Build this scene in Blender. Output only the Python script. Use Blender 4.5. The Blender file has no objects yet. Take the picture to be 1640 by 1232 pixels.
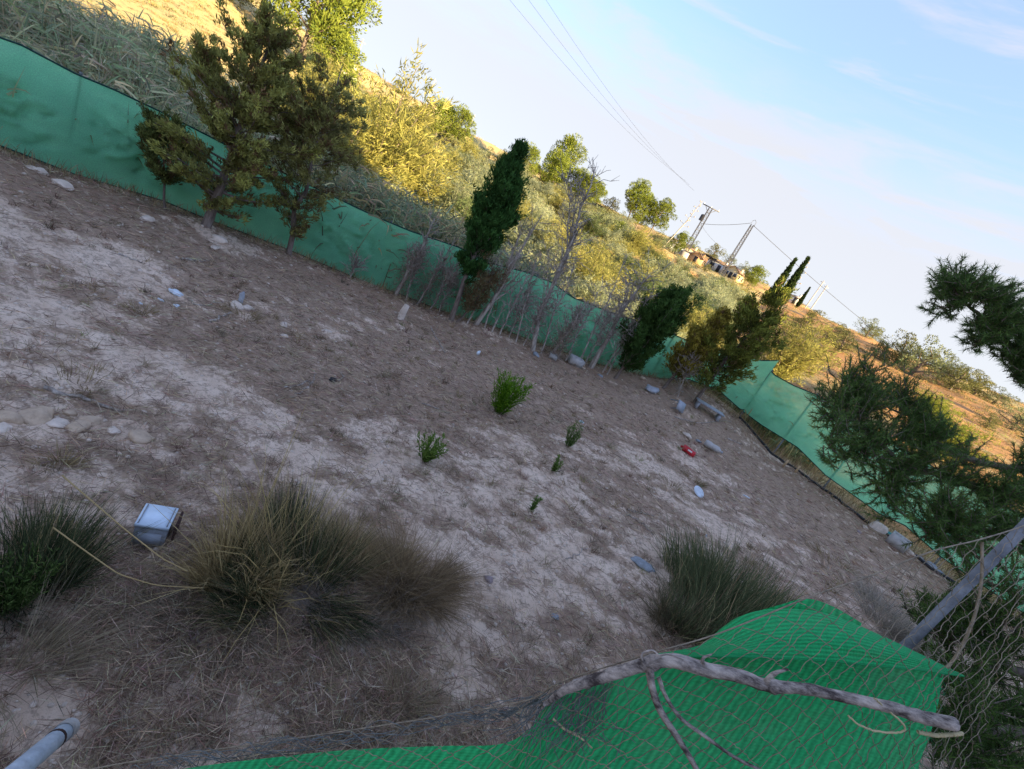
import bpy, math, random
import numpy as np
from mathutils import Vector

# ------------------------------------------------------------------ camera, sky, sun, exposure
scene = bpy.context.scene
col = scene.collection
CAM = np.array([0.0, 0.0, 2.55])
PITCH, ROLL, FPX = math.radians(17.0), math.radians(27.5), 758.0
cd = bpy.data.cameras.new("camera")
cd.sensor_width = 36.0
cd.lens = 36.0 * FPX / 1640.0
cd.clip_start, cd.clip_end = 0.05, 4000
cam = bpy.data.objects.new("camera", cd)
col.objects.link(cam)
cR, sR, cP, sP = math.cos(ROLL), math.sin(ROLL), math.cos(PITCH), math.sin(PITCH)
RIGHT0, UP0, FWD = Vector((1, 0, 0)), Vector((0, sP, cP)), Vector((0, cP, -sP))
RC = RIGHT0 * cR + UP0 * sR
UC = RIGHT0 * -sR + UP0 * cR
from mathutils import Matrix
M = Matrix((RC, UC, -FWD)).transposed().to_4x4()
M.translation = Vector(CAM)
cam.matrix_world = M
scene.camera = cam

SUN_AZ, SUN_EL = math.radians(121.0), math.radians(13.0)      # clockwise from +Y (the view direction)
world = bpy.data.worlds.new("World")
scene.world = world
world.use_nodes = True
wn, wl = world.node_tree.nodes, world.node_tree.links
wn.clear()
def wnode(t, **kw):
    n = wn.new(t)
    for k, v in kw.items(): setattr(n, k, v)
    return n
w_out = wnode("ShaderNodeOutputWorld")
w_bg = wnode("ShaderNodeBackground")
w_bg.inputs["Strength"].default_value = 0.15
sky = wnode("ShaderNodeTexSky", sky_type='NISHITA', sun_disc=False)
sky.sun_elevation, sky.sun_rotation = SUN_EL, SUN_AZ
sky.altitude, sky.air_density, sky.dust_density, sky.ozone_density = 150, 1.05, 0.4, 2.4
# thin high cloud: streaky veil, thickest in a band above the hills
tc = wnode("ShaderNodeTexCoord")
sep = wnode("ShaderNodeSeparateXYZ"); wl.new(tc.outputs["Generated"], sep.inputs[0])
mp = wnode("ShaderNodeMapping"); mp.inputs["Scale"].default_value = (1.3, 1.3, 9.0)
mp.inputs["Rotation"].default_value = (0.10, -0.06, 0.5)
wl.new(tc.outputs["Generated"], mp.inputs["Vector"])
nz = wnode("ShaderNodeTexNoise"); nz.inputs["Scale"].default_value = 1.7; nz.inputs["Detail"].default_value = 9
nz.inputs["Roughness"].default_value = 0.62; nz.inputs["Distortion"].default_value = 0.6
wl.new(mp.outputs[0], nz.inputs["Vector"])
def wmath(op, a, b=None, c=None):
    n = wnode("ShaderNodeMath", operation=op)
    for i, v in enumerate((a, b, c)):
        if v is None: continue
        if isinstance(v, (int, float)): n.inputs[i].default_value = v
        else: wl.new(v, n.inputs[i])
    return n.outputs[0]
def wramp(v, lo, hi, a, b):
    n = wnode("ShaderNodeMapRange", interpolation_type='SMOOTHSTEP')
    wl.new(v, n.inputs[0])
    for i, x in enumerate((lo, hi, a, b)): n.inputs[i + 1].default_value = x
    return n.outputs[0]
hz = wmath('ADD', sep.outputs[2], wmath('MULTIPLY', wmath('SUBTRACT', nz.outputs[0], 0.5), 0.22))
low = wramp(hz, 0.20, 0.42, 0.93, 0.36)                  # veil thins upward
streak = wramp(nz.outputs[0], 0.48, 0.70, 0.0, 0.42)
cl = wmath('MINIMUM', wmath('ADD', low, streak), 0.92)
w_mix = wnode("ShaderNodeMixRGB"); wl.new(cl, w_mix.inputs[0])
w_tint = wnode("ShaderNodeMixRGB", blend_type='MULTIPLY'); w_tint.inputs[0].default_value = 1.0; w_tint.inputs[2].default_value = (.40, .50, .66, 1)
wl.new(sky.outputs[0], w_tint.inputs[1]); wl.new(w_tint.outputs[0], w_mix.inputs[1])
w_mix.inputs[2].default_value = (.90, .88, .885, 1)
wl.new(w_mix.outputs[0], w_bg.inputs[0]); wl.new(w_bg.outputs[0], w_out.inputs[0])

sl = bpy.data.lights.new("sun", 'SUN')
sl.energy, sl.angle, sl.color = 3.5, math.radians(0.53), (1.0, 0.77, 0.41)
sun = bpy.data.objects.new("sun", sl); col.objects.link(sun)
sdir = Vector((math.sin(SUN_AZ) * math.cos(SUN_EL), math.cos(SUN_AZ) * math.cos(SUN_EL), math.sin(SUN_EL)))
sun.rotation_euler = sdir.to_track_quat('Z', 'Y').to_euler()
sun.location = (30, -12, 40)

vs = scene.view_settings
vs.view_transform, vs.look, vs.gamma, vs.exposure = 'Standard', 'None', 1.0, 2.68
vs.use_curve_mapping = False
scene.cycles.max_bounces = 6
scene.cycles.transparent_max_bounces = 24

# ------------------------------------------------------------------ pixel helpers (photo pixels -> rays)
def ray(px, py):
    xr, yr = (px - 820.0) / FPX, -(py - 616.0) / FPX
    a, b = xr * cR - yr * sR, xr * sR + yr * cR
    return np.array([a, cP + b * sP, -sP + b * cP])
def PT(px, py, t): return CAM + t * ray(px, py)
def PY(px, py, Y):
    r = ray(px, py); return CAM + r * (Y / r[1])
def proj(p):
    d = np.asarray(p, float) - CAM
    dep = d @ np.array(FWD)
    return 820 + FPX * (d @ np.array(RC)) / dep, 616 - FPX * (d @ np.array(UC)) / dep, dep

# ------------------------------------------------------------------ noise
def _hash(ix, iy, s):
    n = (ix.astype(np.int64) * 374761393 + iy.astype(np.int64) * 668265263 + s * 974711) & 0xffffffff
    n = ((n ^ (n >> 13)) * 1274126177) & 0xffffffff
    return ((n ^ (n >> 16)) & 0xffff) / 65535.0
def vnoise(x, y, s=0):
    x, y = np.asarray(x, float), np.asarray(y, float)
    ix, iy = np.floor(x), np.floor(y)
    fx, fy = x - ix, y - iy
    ux, uy = fx * fx * (3 - 2 * fx), fy * fy * (3 - 2 * fy)
    a, b = _hash(ix, iy, s), _hash(ix + 1, iy, s)
    c, d = _hash(ix, iy + 1, s), _hash(ix + 1, iy + 1, s)
    return (a * (1 - ux) + b * ux) * (1 - uy) + (c * (1 - ux) + d * ux) * uy
def fbm(x, y, s=0, oct=4, gain=0.5):
    v, amp, tot = 0.0, 1.0, 0.0
    for o in range(oct):
        v = v + amp * vnoise(np.asarray(x) * 2 ** o + 17.3 * o, np.asarray(y) * 2 ** o - 9.1 * o, s + o)
        tot += amp; amp *= gain
    return v / tot
def ss(a, b, x):
    u = np.clip((np.asarray(x, float) - a) / (b - a), 0, 1); return u * u * (3 - 2 * u)

# ------------------------------------------------------------------ terrain
BACK = np.array([(-10.6, 3.6), (-9.6, 5.1), (-8.6, 6.75), (-7.7, 8.3), (-6.3, 9.35), (-4.05, 10.6), (-0.75, 11.9), (3.4, 13.55), (5.3, 13.9), (6.2, 13.6)])
SIDE = np.array([(6.2, 13.6), (8.0, 11.6), (9.0, 10.4), (9.75, 9.7), (11.6, 8.2), (13.2, 6.9)])
_pl = np.concatenate([np.array([(-12.5, 0.5), (-11.6, 2.0)]), BACK, SIDE[1:], np.array([(14.5, 5.0)])])
_pd = np.concatenate([np.linspace(_pl[i], _pl[i + 1], 40, endpoint=False) for i in range(len(_pl) - 1)])
_paz, _pr = np.arctan2(_pd[:, 0], _pd[:, 1]), np.hypot(_pd[:, 0], _pd[:, 1])
def RF(az): return np.interp(az, _paz, _pr)

_R  = [14, 18, 24, 35, 50, 70, 100, 130, 160, 200, 300, 3000]
_ZM = [-2.5, -3.2, -2.6, -1.0, 1.0, 3.8, 8.6, 13.0, 16.6, 19.5, 22, 22]
_ZL = [-1.9, -1.7, -0.7, 1.1, 4.0, 7.6, 11.8, 15.0, 17.6, 20.5, 23, 23]
_ZR = [-2.5, -2.8, -2.0, 0.2, 2.8, 5.4, 9.0, 12.0, 14.6, 17.5, 20, 20]
DZ_AZ, DZ_V = np.array([-3.0, 3.0]), np.array([0.0, 0.0])      # ground level along the net, filled in below
def H(x, y):
    x, y = np.asarray(x, float), np.asarray(y, float)
    r, az = np.hypot(x, y), np.arctan2(x, y)
    rf = RF(az)
    plot = -0.06 + 0.030 * x + 0.10 * (fbm(x * .35, y * .35, 3, 3) - .5) \
        + 0.11 * (fbm(x * 1.1 + 5, y * 1.1, 11, 3) - .5) + 0.05 * (fbm(x * 4, y * 5.5, 21, 4, .6) - .5) + 0.016 * (vnoise(x * 17, y * 17, 31) - .5)
    plot = plot + 0.16 * np.exp(-((r - rf + 0.9) / 0.45) ** 2) * fbm(x * .9, y * .9, 41, 2) * ss(8, 2, x)   # low spoil ridge before the back net
    wl_ = ss(math.radians(-22), math.radians(-44), az)
    wr_ = ss(math.radians(14), math.radians(30), az)
    prof = np.interp(r, _R, _ZM) * (1 - wl_ - wr_) + np.interp(r, _R, _ZL) * wl_ + np.interp(r, _R, _ZR) * wr_
    k = np.clip((r - 20) / 60, 0, 1)
    hill = CAM[2] + prof + k * 2.6 * (fbm(x * .035, y * .035, 51, 4) - .5) + k * 1.6 * (0.5 - np.abs(fbm(x * .06, y * .03, 61, 4) - .5) * 2) \
        + 0.5 * k * (fbm(x * .3, y * .3, 71, 3) - .5)
    plot = plot + np.interp(az, DZ_AZ, DZ_V) * np.where(r > rf, 1.0, np.exp(-((r - rf) / 3.2) ** 2))
    out = ss(0.3, 4.0, r - rf)
    front = ss(math.radians(100), math.radians(75), np.abs(az))
    h = plot * (1 - out * front) + hill * out * front
    # bank the photographer stands on, and the knoll to the right behind that keeps the plot in shade
    h = h + 0.95 * ss(0.95, -0.3, y) * ss(3.5, 1.5, np.abs(x))
    h = h + 12.5 * ss(11, 23, x) * (1 - .6 * ss(24, 34, x)) * ss(13.5, -7.0, y) * (0.8 + 0.4 * fbm(x * .15, y * .15, 81, 3))
    back = ss(-3, -40, y)
    h = h + back * 3 * ss(5, 60, r)
    return h
def G(px, py):
    r = ray(px, py)
    t = np.geomspace(0.9, 900, 5000)
    p = CAM[None] + t[:, None] * r[None]
    below = p[:, 2] < H(p[:, 0], p[:, 1])
    i = int(np.argmax(below)) if below.any() else len(t) - 1
    lo, hi = t[max(i - 1, 0)], t[i]
    q = p[i]
    for _ in range(12):
        m = .5 * (lo + hi); q = CAM + m * r
        if q[2] < float(H(q[0], q[1])): hi = m
        else: lo = m
    return np.array([q[0], q[1], float(H(q[0], q[1]))])
def GF(px, py, gap=0.3):
    """ground point under a pixel, kept on this side of the net"""
    g = G(px, py); az = math.atan2(g[0], g[1]); r = math.hypot(g[0], g[1]); m = float(RF(az)) - gap
    if r > m: g[:2] *= m / r; g[2] = float(H(g[0], g[1]))
    return g
def ZG(x, y): return float(H(x, y))

# ------------------------------------------------------------------ mesh helpers
def new_mesh(name, V, faces, C=None, smooth=False, UV=None):
    """V (n,3); faces: list of int arrays (m,3)/(m,4); C per-vertex colour (n,3|4)"""
    me = bpy.data.meshes.new(name)
    V = np.asarray(V, np.float32)
    faces = [np.asarray(f, np.int32) for f in faces if len(f)]
    loops = np.concatenate([f.ravel() for f in faces])
    sizes = np.concatenate([np.full(len(f), f.shape[1], np.int32) for f in faces])
    starts = np.concatenate([[0], np.cumsum(sizes)[:-1]]).astype(np.int32)
    me.vertices.add(len(V)); me.vertices.foreach_set("co", V.ravel())
    me.loops.add(len(loops)); me.loops.foreach_set("vertex_index", loops)
    me.polygons.add(len(sizes)); me.polygons.foreach_set("loop_start", starts)
    if smooth: me.polygons.foreach_set("use_smooth", np.ones(len(sizes), bool))
    if C is not None:
        C = np.asarray(C, np.float32)
        if C.shape[1] == 3: C = np.concatenate([C, np.ones((len(C), 1), np.float32)], 1)
        at = me.color_attributes.new("Col", 'FLOAT_COLOR', 'POINT'); at.data.foreach_set("color", C.ravel())
    if UV is not None:
        u = me.uv_layers.new(name="UVMap"); u.data.foreach_set("uv", np.asarray(UV, np.float32)[loops].ravel())
    me.update(calc_edges=True); me.validate()
    return me
def link(name, me, mat=None, parent=None, loc=None):
    o = bpy.data.objects.new(name, me); col.objects.link(o)
    if mat is not None and me is not None and not me.materials: me.materials.append(mat)
    if parent is not None: o.parent = parent
    if loc is not None: o.location = loc
    return o
def tag(o, label=None, cat=None, group=None, kind=None):
    if label: o["label"] = label
    if cat: o["category"] = cat
    if group: o["group"] = group
    if kind: o["kind"] = kind
    return o
def thing(name, loc, label, cat, group=None):
    o = bpy.data.objects.new(name, None); col.objects.link(o); o.location = loc; o.empty_display_size = .1
    return tag(o, label, cat, group)
def copy_tree(o, parent=None):
    c = o.copy(); col.objects.link(c); c.parent = parent
    for ch in list(o.children): copy_tree(ch, c)
    return c
class MB:
    """collects pieces of one mesh"""
    def __init__(s): s.V, s.F3, s.F4, s.C, s.n = [], [], [], [], 0
    def add(s, V, F, C=(1, 1, 1)):
        V = np.asarray(V, float).reshape(-1, 3); F = np.asarray(F, int)
        if len(F) == 0: return s
        (s.F3 if F.shape[1] == 3 else s.F4).append(F + s.n)
        C = np.asarray(C, float); C = np.tile(C, (len(V), 1)) if C.ndim == 1 else C
        s.V.append(V); s.C.append(C[:, :3]); s.n += len(V); return s
    def box(s, c, d, rz=0.0, C=(1, 1, 1), taper=1.0):
        x, y, z = np.array(d) / 2
        v = np.array([(-x, -y, -z), (x, -y, -z), (x, y, -z), (-x, y, -z), (-x * taper, -y * taper, z), (x * taper, -y * taper, z), (x * taper, y * taper, z), (-x * taper, y * taper, z)])
        k, q = math.cos(rz), math.sin(rz)
        v = v @ np.array([[k, q, 0], [-q, k, 0], [0, 0, 1]]) + np.array(c)
        return s.add(v, [(0, 3, 2, 1), (4, 5, 6, 7), (0, 1, 5, 4), (1, 2, 6, 5), (2, 3, 7, 6), (3, 0, 4, 7)], C)
    def tube(s, pts, rad, sides=6, C=(1, 1, 1), cap=True):
        pts = np.asarray(pts, float); n = len(pts)
        rad = np.full(n, rad, float) if np.isscalar(rad) else np.asarray(rad, float)
        T = np.gradient(pts, axis=0); T /= np.linalg.norm(T, axis=1, keepdims=True) + 1e-9
        ref = np.array([0, 0, 1.0]) if abs(T[:, 2]).mean() < .8 else np.array([1.0, 0, 0])
        A = np.cross(T, ref); A /= np.linalg.norm(A, axis=1, keepdims=True) + 1e-9
        B = np.cross(T, A)
        th = np.arange(sides) * 2 * math.pi / sides
        V = pts[:, None] + rad[:, None, None] * (np.cos(th)[None, :, None] * A[:, None] + np.sin(th)[None, :, None] * B[:, None])
        i = np.arange(n - 1)[:, None] * sides; j = np.arange(sides)[None]; j2 = (j + 1) % sides
        F = np.stack([i + j, i + j2, i + sides + j2, i + sides + j], -1).reshape(-1, 4)
        V = V.reshape(-1, 3)
        b = s.n
        s.add(V, F, C)
        if cap and sides >= 3:
            for base in (0, (n - 1) * sides):
                c = np.arange(sides) + base + b
                s.F3.append(np.stack([np.full(sides - 2, c[0]), c[1:-1], c[2:]], 1))
        return s
    def leaves(s, P, D, L, W, rng, C):
        """diamond leaves: one quad each"""
        N = len(P); P, D = np.asarray(P, float), np.asarray(D, float)
        D = D / (np.linalg.norm(D, axis=1, keepdims=True) + 1e-9)
        S = np.cross(D, rng.normal(size=(N, 3))); S /= np.linalg.norm(S, axis=1, keepdims=True) + 1e-9
        L = np.broadcast_to(np.asarray(L, float), (N,))[:, None]; W = np.broadcast_to(np.asarray(W, float), (N,))[:, None]
        m = P + D * L * .45
        V = np.stack([P, m + S * W / 2, P + D * L, m - S * W / 2], 1).reshape(-1, 3)
        F = np.arange(4 * N).reshape(N, 4)
        C = np.asarray(C, float); C = np.tile(C, (N, 1)) if C.ndim == 1 else C
        return s.add(V, F, np.repeat(C, 4, 0))
    def needles(s, P, D, L, W, rng, C):
        N = len(P); P, D = np.asarray(P, float), np.asarray(D, float)
        D = D / (np.linalg.norm(D, axis=1, keepdims=True) + 1e-9)
        S = np.cross(D, rng.normal(size=(N, 3))); S /= np.linalg.norm(S, axis=1, keepdims=True) + 1e-9
        L = np.broadcast_to(np.asarray(L, float), (N,))[:, None]; W = np.broadcast_to(np.asarray(W, float), (N,))[:, None]
        V = np.stack([P + S * W / 2, P - S * W / 2, P + D * L], 1).reshape(-1, 3)
        C = np.asarray(C, float); C = np.tile(C, (N, 1)) if C.ndim == 1 else C
        return s.add(V, np.arange(3 * N).reshape(N, 3), np.repeat(C, 3, 0))
    def blades(s, P, D, L, W, bend, rng, C):
        """curved blades: 3 segments tapering to a point; bend (N,3) pulls the tip"""
        N = len(P); P, D = np.asarray(P, float), np.asarray(D, float)
        D = D / (np.linalg.norm(D, axis=1, keepdims=True) + 1e-9)
        S = np.cross(D, rng.normal(size=(N, 3))); S /= np.linalg.norm(S, axis=1, keepdims=True) + 1e-9
        L = np.broadcast_to(np.asarray(L, float), (N,))[:, None]; W = np.broadcast_to(np.asarray(W, float), (N,))[:, None]
        b = np.asarray(bend, float)
        q1 = P + D * L * .38 + b * L * .10; q2 = P + D * L * .72 + b * L * .42; q3 = P + D * L + b * L
        V = np.stack([P - S * W / 2, P + S * W / 2, q1 - S * W * .45, q1 + S * W * .45, q2 - S * W * .3, q2 + S * W * .3, q3], 1).reshape(-1, 3)
        o = (np.arange(N) * 7)[:, None]
        C = np.asarray(C, float); C = np.tile(C, (N, 1)) if C.ndim == 1 else C
        b0 = s.n
        s.add(V, np.concatenate([o + np.array([0, 1, 3, 2]), o + np.array([2, 3, 5, 4])]), np.repeat(C, 7, 0))
        s.F3.append(o + np.array([4, 5, 6]) + b0)
        return s
    def mesh(s, name, smooth=False):
        F = []
        if s.F3: F.append(np.concatenate(s.F3))
        if s.F4: F.append(np.concatenate(s.F4))
        return new_mesh(name, np.concatenate(s.V), F, np.concatenate(s.C), smooth)
    def build(s, name, mat, parent=None, smooth=False, loc=None):
        return link(name, s.mesh(name, smooth), mat, parent, loc)

# ------------------------------------------------------------------ materials
MATS = {}
def nmat(name):
    m = bpy.data.materials.new(name); m.use_nodes = True
    nt = m.node_tree; nt.nodes.clear()
    out = nt.nodes.new("ShaderNodeOutputMaterial")
    MATS[name] = m
    return m, nt, nt.nodes, nt.links, out
def mat_plain(name, c, rough=.8, var=.25, scale=8.0, bump=.2, metallic=0.0, mottle=None, spec=.3, coords="Object"):
    """colour broken up by noise, plus fine relief"""
    m, nt, N, Lk, out = nmat(name)
    b = N.new("ShaderNodeBsdfPrincipled"); b.inputs["Roughness"].default_value = rough; b.inputs["Metallic"].default_value = metallic
    b.inputs["Specular IOR Level"].default_value = spec
    tc = N.new("ShaderNodeTexCoord")
    n1 = N.new("ShaderNodeTexNoise"); n1.inputs["Scale"].default_value = scale; n1.inputs["Detail"].default_value = 8; n1.inputs["Roughness"].default_value = .65
    Lk.new(tc.outputs[coords], n1.inputs["Vector"])
    cr = N.new("ShaderNodeValToRGB"); Lk.new(n1.outputs[0], cr.inputs[0])
    d = mottle or tuple(x * (1 - var) for x in c)
    cr.color_ramp.elements[0].position, cr.color_ramp.elements[1].position = .32, .68
    cr.color_ramp.elements[0].color = (*d, 1); cr.color_ramp.elements[1].color = (*[min(1, x * (1 + var * .4)) for x in c], 1)
    Lk.new(cr.outputs[0], b.inputs["Base Color"])
    if bump:
        bp = N.new("ShaderNodeBump"); bp.inputs["Strength"].default_value = bump; bp.inputs["Distance"].default_value = .02
        n2 = N.new("ShaderNodeTexNoise"); n2.inputs["Scale"].default_value = scale * 5; n2.inputs["Detail"].default_value = 5
        Lk.new(tc.outputs[coords], n2.inputs["Vector"]); Lk.new(n2.outputs[0], bp.inputs["Height"]); Lk.new(bp.outputs[0], b.inputs["Normal"])
    Lk.new(b.outputs[0], out.inputs[0])
    return m
def mat_leaf(name, trans=.3, rough=.65, hue=.0, val=.25):
    """per-leaf colour from the mesh, light coming through, a little shift from one plant to the next"""
    m, nt, N, Lk, out = nmat(name)
    a = N.new("ShaderNodeAttribute"); a.attribute_name = "Col"
    oi = N.new("ShaderNodeObjectInfo")
    hs = N.new("ShaderNodeHueSaturation")
    mr = N.new("ShaderNodeMapRange"); mr.inputs[3].default_value = 1 - val; mr.inputs[4].default_value = 1 + val
    Lk.new(oi.outputs["Random"], mr.inputs[0]); Lk.new(mr.outputs[0], hs.inputs["Value"])
    Lk.new(a.outputs["Color"], hs.inputs["Color"])
    d = N.new("ShaderNodeBsdfPrincipled"); d.inputs["Roughness"].default_value = rough; d.inputs["Specular IOR Level"].default_value = .06
    t = N.new("ShaderNodeBsdfTranslucent")
    mx = N.new("ShaderNodeMixShader"); mx.inputs[0].default_value = trans
    Lk.new(hs.outputs[0], d.inputs["Base Color"]); Lk.new(hs.outputs[0], t.inputs["Color"])
    Lk.new(d.outputs[0], mx.inputs[1]); Lk.new(t.outputs[0], mx.inputs[2]); Lk.new(mx.outputs[0], out.inputs[0])
    return m
mat_leaf("conifer_foliage", .22); mat_leaf("feathery_foliage", .5, val=.18); mat_leaf("reed_leaf", .35, val=.12)
mat_leaf("dry_straw", .25, val=.1); mat_leaf("pine_needle", .2, val=.12); mat_leaf("weed_leaf", .4, val=.1)
mat_leaf("litter", .1, val=.0)
def mat_bark(name, c1, c2, sc=18, st=(1, 1, .22)):
    m, nt, N, Lk, out = nmat(name)
    b = N.new("ShaderNodeBsdfPrincipled"); b.inputs["Roughness"].default_value = .9; b.inputs["Specular IOR Level"].default_value = .15
    tc = N.new("ShaderNodeTexCoord"); mp = N.new("ShaderNodeMapping"); mp.inputs["Scale"].default_value = st
    Lk.new(tc.outputs["Object"], mp.inputs[0])
    n = N.new("ShaderNodeTexNoise"); n.inputs["Scale"].default_value = sc; n.inputs["Detail"].default_value = 8; n.inputs["Roughness"].default_value = .7; Lk.new(mp.outputs[0], n.inputs["Vector"])
    cr = N.new("ShaderNodeValToRGB"); cr.color_ramp.elements[0].position, cr.color_ramp.elements[1].position = .38, .64
    cr.color_ramp.elements[0].color, cr.color_ramp.elements[1].color = (*c1, 1), (*c2, 1)
    Lk.new(n.outputs[0], cr.inputs[0]); Lk.new(cr.outputs[0], b.inputs["Base Color"])
    bp = N.new("ShaderNodeBump"); bp.inputs["Strength"].default_value = .6; bp.inputs["Distance"].default_value = .01
    Lk.new(n.outputs[0], bp.inputs["Height"]); Lk.new(bp.outputs[0], b.inputs["Normal"])
    Lk.new(b.outputs[0], out.inputs[0]); return m
mat_bark("live_bark", (.10, .075, .06), (.24, .19, .16)); mat_bark("dead_bark", (.19, .155, .13), (.54, .47, .40))
mat_bark("bleached_wood", (.055, .042, .038), (.50, .42, .36), 38, (.35, 1, .8))
def mat_net(name, c, trans=.35, holes=.1, ribs=0.0, thread=260.0):
    """woven shade net: ribbed tape, holes between the tapes, light through the weave"""
    m, nt, N, Lk, out = nmat(name)
    uv = N.new("ShaderNodeUVMap"); uv.uv_map = "UVMap"
    nz = N.new("ShaderNodeTexNoise"); nz.inputs["Scale"].default_value = 1.6; nz.inputs["Detail"].default_value = 7; Lk.new(uv.outputs[0], nz.inputs["Vector"])
    fine = N.new("ShaderNodeTexNoise"); fine.inputs["Scale"].default_value = 70; fine.inputs["Detail"].default_value = 4; Lk.new(uv.outputs[0], fine.inputs["Vector"])
    cr = N.new("ShaderNodeValToRGB"); cr.color_ramp.elements[0].position, cr.color_ramp.elements[1].position = .3, .72
    cr.color_ramp.elements[0].color = (*[x * .82 for x in c], 1); cr.color_ramp.elements[1].color = (c[0] * 1.2 + .012, c[1] * 1.08, c[2] * 1.1, 1)
    Lk.new(nz.outputs[0], cr.inputs[0])
    dz = N.new("ShaderNodeTexNoise"); dz.inputs["Scale"].default_value = 4.5; dz.inputs["Detail"].default_value = 9; dz.inputs["Roughness"].default_value = .7; Lk.new(uv.outputs[0], dz.inputs["Vector"])
    dm = N.new("ShaderNodeMapRange"); dm.inputs[1].default_value, dm.inputs[2].default_value, dm.inputs[3].default_value, dm.inputs[4].default_value = .48, .75, 0.0, .55; Lk.new(dz.outputs[0], dm.inputs[0])
    dust = N.new("ShaderNodeMixRGB"); Lk.new(dm.outputs[0], dust.inputs[0]); Lk.new(cr.outputs[0], dust.inputs[1]); dust.inputs[2].default_value = (c[0] * .6 + .13, c[1] * .75 + .08, c[2] * .8 + .07, 1)
    mul = N.new("ShaderNodeMixRGB"); mul.blend_type = 'MULTIPLY'; mul.inputs[0].default_value = .45; Lk.new(dust.outputs[0], mul.inputs[1])
    fr = N.new("ShaderNodeMapRange"); fr.inputs[1].default_value, fr.inputs[2].default_value, fr.inputs[3].default_value, fr.inputs[4].default_value = .3, .7, .55, 1.35
    Lk.new(fine.outputs[0], fr.inputs[0]); Lk.new(fr.outputs[0], mul.inputs[2])
    b = N.new("ShaderNodeBsdfPrincipled"); b.inputs["Roughness"].default_value = .6; b.inputs["Specular IOR Level"].default_value = .25
    t = N.new("ShaderNodeBsdfTranslucent"); tr = N.new("ShaderNodeBsdfTransparent")
    colour = mul.outputs[0]
    fac_hole = None
    if ribs:
        wv = N.new("ShaderNodeTexWave"); wv.wave_type = 'BANDS'; wv.bands_direction = 'X'; wv.inputs["Scale"].default_value = ribs
        wv.inputs["Distortion"].default_value = 2.6; wv.inputs["Detail"].default_value = 2; wv.inputs["Detail Scale"].default_value = .6; Lk.new(uv.outputs[0], wv.inputs["Vector"])
        w2 = N.new("ShaderNodeTexWave"); w2.wave_type = 'BANDS'; w2.bands_direction = 'Y'; w2.inputs["Scale"].default_value = ribs * 2.6; w2.inputs["Distortion"].default_value = .8; Lk.new(uv.outputs[0], w2.inputs["Vector"])
        m3 = N.new("ShaderNodeMixRGB"); m3.blend_type = 'MULTIPLY'; m3.inputs[0].default_value = .55; Lk.new(colour, m3.inputs[1])
        r3 = N.new("ShaderNodeMapRange"); r3.inputs[3].default_value, r3.inputs[4].default_value = .55, 1.2; Lk.new(wv.outputs[0], r3.inputs[0]); Lk.new(r3.outputs[0], m3.inputs[2])
        colour = m3.outputs[0]
        bp = N.new("ShaderNodeBump"); bp.inputs["Strength"].default_value = .7; bp.inputs["Distance"].default_value = .004
        ad = N.new("ShaderNodeMath"); ad.operation = 'MULTIPLY_ADD'; ad.inputs[1].default_value = .35; Lk.new(w2.outputs[0], ad.inputs[0]); Lk.new(wv.outputs[0], ad.inputs[2])
        Lk.new(ad.outputs[0], bp.inputs["Height"]); Lk.new(bp.outputs[0], b.inputs["Normal"])
    else:
        bp = N.new("ShaderNodeBump"); bp.inputs["Strength"].default_value = .25; bp.inputs["Distance"].default_value = .01
        Lk.new(fine.outputs[0], bp.inputs["Height"]); Lk.new(bp.outputs[0], b.inputs["Normal"])
    Lk.new(colour, b.inputs["Base Color"]); Lk.new(colour, t.inputs["Color"])
    m1 = N.new("ShaderNodeMixShader"); m1.inputs[0].default_value = trans; Lk.new(b.outputs[0], m1.inputs[1]); Lk.new(t.outputs[0], m1.inputs[2])
    m2 = N.new("ShaderNodeMixShader"); m2.inputs[0].default_value = holes; Lk.new(m1.outputs[0], m2.inputs[1]); Lk.new(tr.outputs[0], m2.inputs[2])
    Lk.new(m2.outputs[0], out.inputs[0]); return m
mat_net("far_shade_net", (.25, .82, .46), .5, .12)
mat_net("near_shade_net", (.012, .52, .165), .35, .05, ribs=14.0)
mat_plain("net_hem", (.012, .06, .05), .7, .3, 30, .1)
mat_plain("galvanised_steel", (.19, .20, .22), .75, .6, 11, .35, metallic=.05)
mat_plain("pale_steel", (.42, .47, .52), .6, .35, 14, .25)
mat_plain("wire", (.30, .24, .17), .6, .5, 40, .2, metallic=.3)
mat_plain("old_wire", (.16, .17, .16), .6, .5, 40, .2, metallic=.3)
def curve_y(cv, x): return np.interp(x, [c[0] for c in cv], [c[1] for c in cv])
def z_on_curve(x, y, cv, lo=0.0, hi=4.0):
    """height above (x,y) at which the point falls on an outline measured in the photograph"""
    f = lambda z: (lambda q: q[1] - curve_y(cv, q[0]))(proj((x, y, z)))
    a, b = lo - 1.5, hi
    for _ in range(40):
        m_ = .5 * (a + b)
        if f(m_) > 0: a = m_
        else: b = m_
    return .5 * (a + b)
def resample(pts, step):
    pts = np.asarray(pts, float); d = np.concatenate([[0], np.cumsum(np.hypot(*np.diff(pts, axis=0).T))])
    n = int(d[-1] / step) + 1; s = np.linspace(0, d[-1], n)
    return np.stack([np.interp(s, d, pts[:, k]) for k in range(pts.shape[1])], 1), s
TOPB = [(-400,-110),(0,61),(34,73),(119,118),(184,145),(266,184),(400,252),(533,315),(600,347),(658,371),(733,396),(784,422),(845,437),(883,453),(917,477),(968,497),(1020,515),(1077,536),(1104,547),(1150,560),(1219,578)]
BOTB = [(-500,80),(0,233),(119,279),(262,322),(339,354),(455,397),(600,458),(641,471),(712,500),(791,523),(873,553),(937,577),(1023,601),(1050,606),(1104,608),(1150,624),(1186,656)]
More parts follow.
